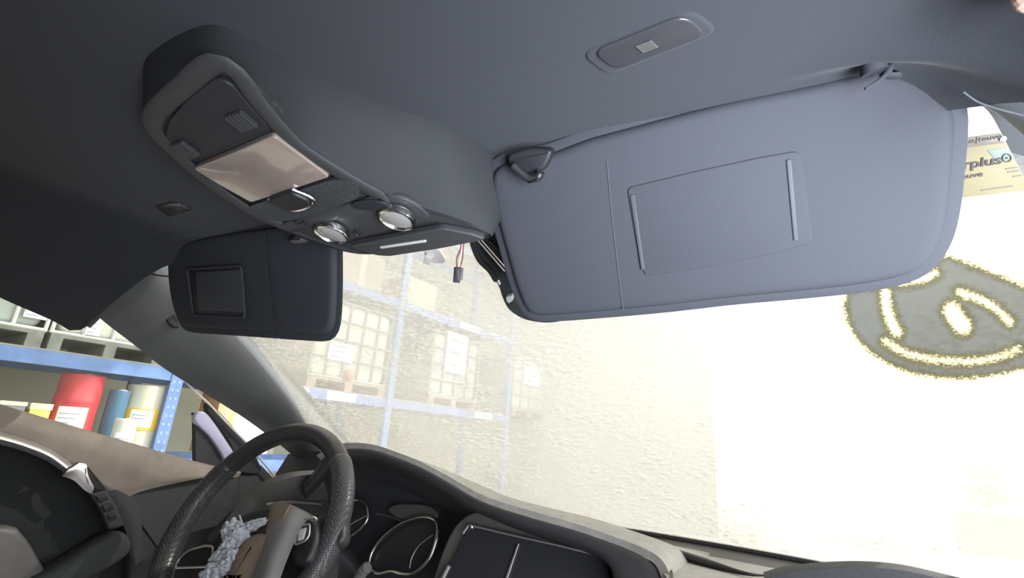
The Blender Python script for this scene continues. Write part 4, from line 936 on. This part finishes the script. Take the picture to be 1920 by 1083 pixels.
# drums and cans on the lower shelf
zs = zC+.07
def drum(px0, px1, pyt, label, mt_, name='drum', h=.62, dd_=.0, ribs=True, band=None, sheet=None, cap=None):
    ua, ub = rku(px0, pyt+50)[0], rku(px1, pyt+50)[0]; r = (ub-ua)/2; zt = rku((px0+px1)/2, pyt)[1]
    c = rk((ua+ub)/2, -r-.02+dd_, 0); t = thing(name, label, 'drum' if name == 'drum' else 'can', c+np.array([0, 0, zs]))
    H = zt-zs; pr_ = [(r*.97, 0), (r, .015)]
    if ribs:
        for f in (.33, .66): pr_ += [(r, H*f-.02), (r*1.035, H*f), (r, H*f+.02)]
    pr_ += [(r, H-.02), (r*1.02, H-.01), (r*.98, H), (r*.9, H-.012), (r*.2, H-.012)]
    g = Geo(); g.lathe(c+np.array([0, 0, zs]), (0, 0, 1), pr_, 36); b = g.go('drum_shell', mt_, t)
    g = Geo(); g.lathe(c+np.array([r*.5, 0, zt-.012]), (0, 0, 1), [(.03, 0), (.03, .015), (.02, .018)], 14); g.go('bung', TAGW, t)
    def wrap(z0, z1, a0, a1, mt, nm, rr):
        V = []; Fc = []; K = 20
        for k in range(K+1):
            a = a0+(a1-a0)*k/K; d_ = RU*math.sin(a)+RN*math.cos(a)
            for z in (z0, z1):
                for q in (r*1.005, r*rr): V.append(c+d_*q+np.array([0, 0, z]))
        for k in range(K):
            i = k*4
            for p, q in ((0, 1), (1, 3), (3, 2), (2, 0)): Fc.append((i+p, i+q, i+4+q, i+4+p))
        Fc += [(0, 1, 3, 2), (K*4, K*4+2, K*4+3, K*4+1)]
        return link(nm, V, Fc, mt, t)
    if band: wrap(zs+H*band[0], zs+H*band[1], -1.6, 1.6, band[2], 'colour_band', 1.045)
    if sheet:
        q = wrap(zs+H*sheet[0], zs+H*sheet[1], sheet[2], sheet[3], PAPER, 'paper_label', 1.06)
        for k in range(3): pass
        V = None
        for k, f in enumerate((.3, .5, .7)):
            z = zs+H*(sheet[0]+(sheet[1]-sheet[0])*f); a0 = sheet[2]+.1; a1 = sheet[2]+(sheet[3]-sheet[2])*(.5+.12*k)
            g2 = Geo(); g2.tube([c+(RU*math.sin(a)+RN*math.cos(a))*r*1.061+np.array([0, 0, z]) for a in np.linspace(a0, a1, 8)], .004, 4); g2.go('label_print', mat_print, q, False)
    return t
REDM = mat('drum_red', (.52, .035, .045), .35, var=.08, vscale=4); BLUM = mat('can_blue', (.05, .13, .22), .4); CRM = mat('drum_cream', (.62, .58, .46), .5); YEL = mat('yellow_band', (.80, .46, .02), .5); WHT = mat('can_white', (.68, .65, .58), .5)
drum(112, 200, 700, 'red steel drum with white square label behind the side window', REDM, sheet=(.30, .58, -.9, .35))
drum(200, 240, 730, 'blue can standing right of the red drum on the shelf', BLUM, 'can', ribs=False)
drum(243, 318, 722, 'cream drum with yellow band and white label beside the blue rack upright', CRM, band=(.36, .66, YEL), sheet=(.40, .64, -.85, .25), ribs=False)
drum(183, 225, 782, 'short white can with printed label in front of the blue can', WHT, 'can', ribs=False, dd_=.33, sheet=(.15, .65, -1.0, 1.0))
t = thing('carton', 'low yellow box beside the red drum at the window sill', 'box', rk(1.15, -.1, zs))
ua, ub = rku(60, 768)[0], rku(97, 775)[0]; zt = rku(85, 758)[1]
g = Geo(); g.obox(rk(0, 0, 0), RU, RN, (0, 0, 1), (ua, ub), (-.5, -.05), (zs, zt)); g.go('box_body', mat('box_yellow', (.80, .66, .12), .6), t, False)
g = Geo(); g.obox(rk(0, 0, 0), RU, RN, (0, 0, 1), (ua-.006, ub+.006), (-.506, -.044), (zt-.04, zt+.006)); g.go('box_lid', mat('box_lid', (.78, .72, .45), .6), t, False)
t = thing('carton', 'grey topped flat box left of the low yellow box', 'box', rk(1.0, -.1, zs))
ua2 = rku(5, 752)[0]; zt2 = rku(30, 752)[1]
g = Geo(); g.obox(rk(0, 0, 0), RU, RN, (0, 0, 1), (ua2, ua-.03), (-.5, -.05), (zs, zt2-.03)); g.go('box_body', mat('box_grey', (.24, .24, .25), .7), t, False)
g = Geo(); g.obox(rk(0, 0, 0), RU, RN, (0, 0, 1), (ua2-.005, ua-.025), (-.505, -.045), (zt2-.03, zt2)); g.go('box_lid', mat('box_lid_pale', (.72, .68, .50), .6), t, False)

# ---------------------------------------------------------------- the yard outside
GRN = mat('leaf_green', (.16, .24, .09), .7, var=.3, vscale=10); FEN = mat('fence_white', (.85, .84, .8), .5)
def ap_(px, py, y): return at(px, py, 1, y)
def bush(x0, x1, yt, yb, y, label, seed):
    r = np.random.default_rng(seed); a = ap_(x0, yb, y); b = ap_(x1, yt, y); c = (a+b)/2; sx, sz = abs(b[0]-a[0])/2, abs(b[2]-a[2])/2
    g = Geo()
    for k in range(260):
        d = unit(r.normal(size=3)); q = c+d*np.array([sx, sx, sz])*r.uniform(.55, 1)
        n = unit(d+r.normal(size=3)*.5); u = unit(np.cross(n, r.normal(size=3))); v = np.cross(n, u); l = sx*.22
        g.add([q-u*l, q-v*l*.5+n*l*.1, q+u*l, q+v*l*.5+n*l*.1], [(0, 1, 2, 3)])
    t = thing('bush', label, 'bush', c-np.array([0, 0, sz])); g.go('foliage', GRN, t, False)
    h = Geo(); h.tube([np.array([c[0], c[1], ZF-.11]), c], .04, 8); h.go('stem', WOOD, t)
bush(1815, 1884, 868, 948, 13., 'pale green bush left of the white fence post in the bright yard', 1)
bush(1900, 1962, 898, 970, 13.2, 'green bush right of the white fence post at the right frame edge', 2)
fe = thing('yard_fence', 'washed out white fence standing in the bright yard at lower right', 'fence', ap_(1892, 980, 12.6)*np.array([1, 1, 0])+np.array([0, 0, ZF-.11]))
for px in (1700, 1892, 2080):
    p = ap_(px, 870, 12.6); g = Geo(); g.box((p[0]-.06, 12.55, ZF-.11), (p[0]+.06, 12.65, p[2])); g.go('post', FEN, fe, False)
for py in (893, 975):
    a = ap_(1700, py, 12.6); b = ap_(2080, py+20, 12.6); g = Geo(); g.box((a[0], 12.58, a[2]-.04), (b[0], 12.62, a[2]+.04)); g.go('rail', FEN, fe, False)
hd_ = thing('planter_wall', 'low beige planter wall below the fence in the bright yard', 'wall', ap_(1840, 1000, 12.)*np.array([1, 1, 0])+np.array([0, 0, ZF-.11]))
a = ap_(1790, 955, 12.); b = ap_(1960, 1000, 12.); g = Geo(); g.box((a[0], 11.9, ZF-.11), (b[0]+.8, 12.2, a[2])); g.go('wall_block', mat('planter_beige', (.34, .31, .20), .9, var=.15, vscale=3), hd_, False)
g = Geo(); g.box((a[0]-.04, 11.86, a[2]), (b[0]+.84, 12.24, a[2]+.06)); g.go('coping', FEN, hd_, False)
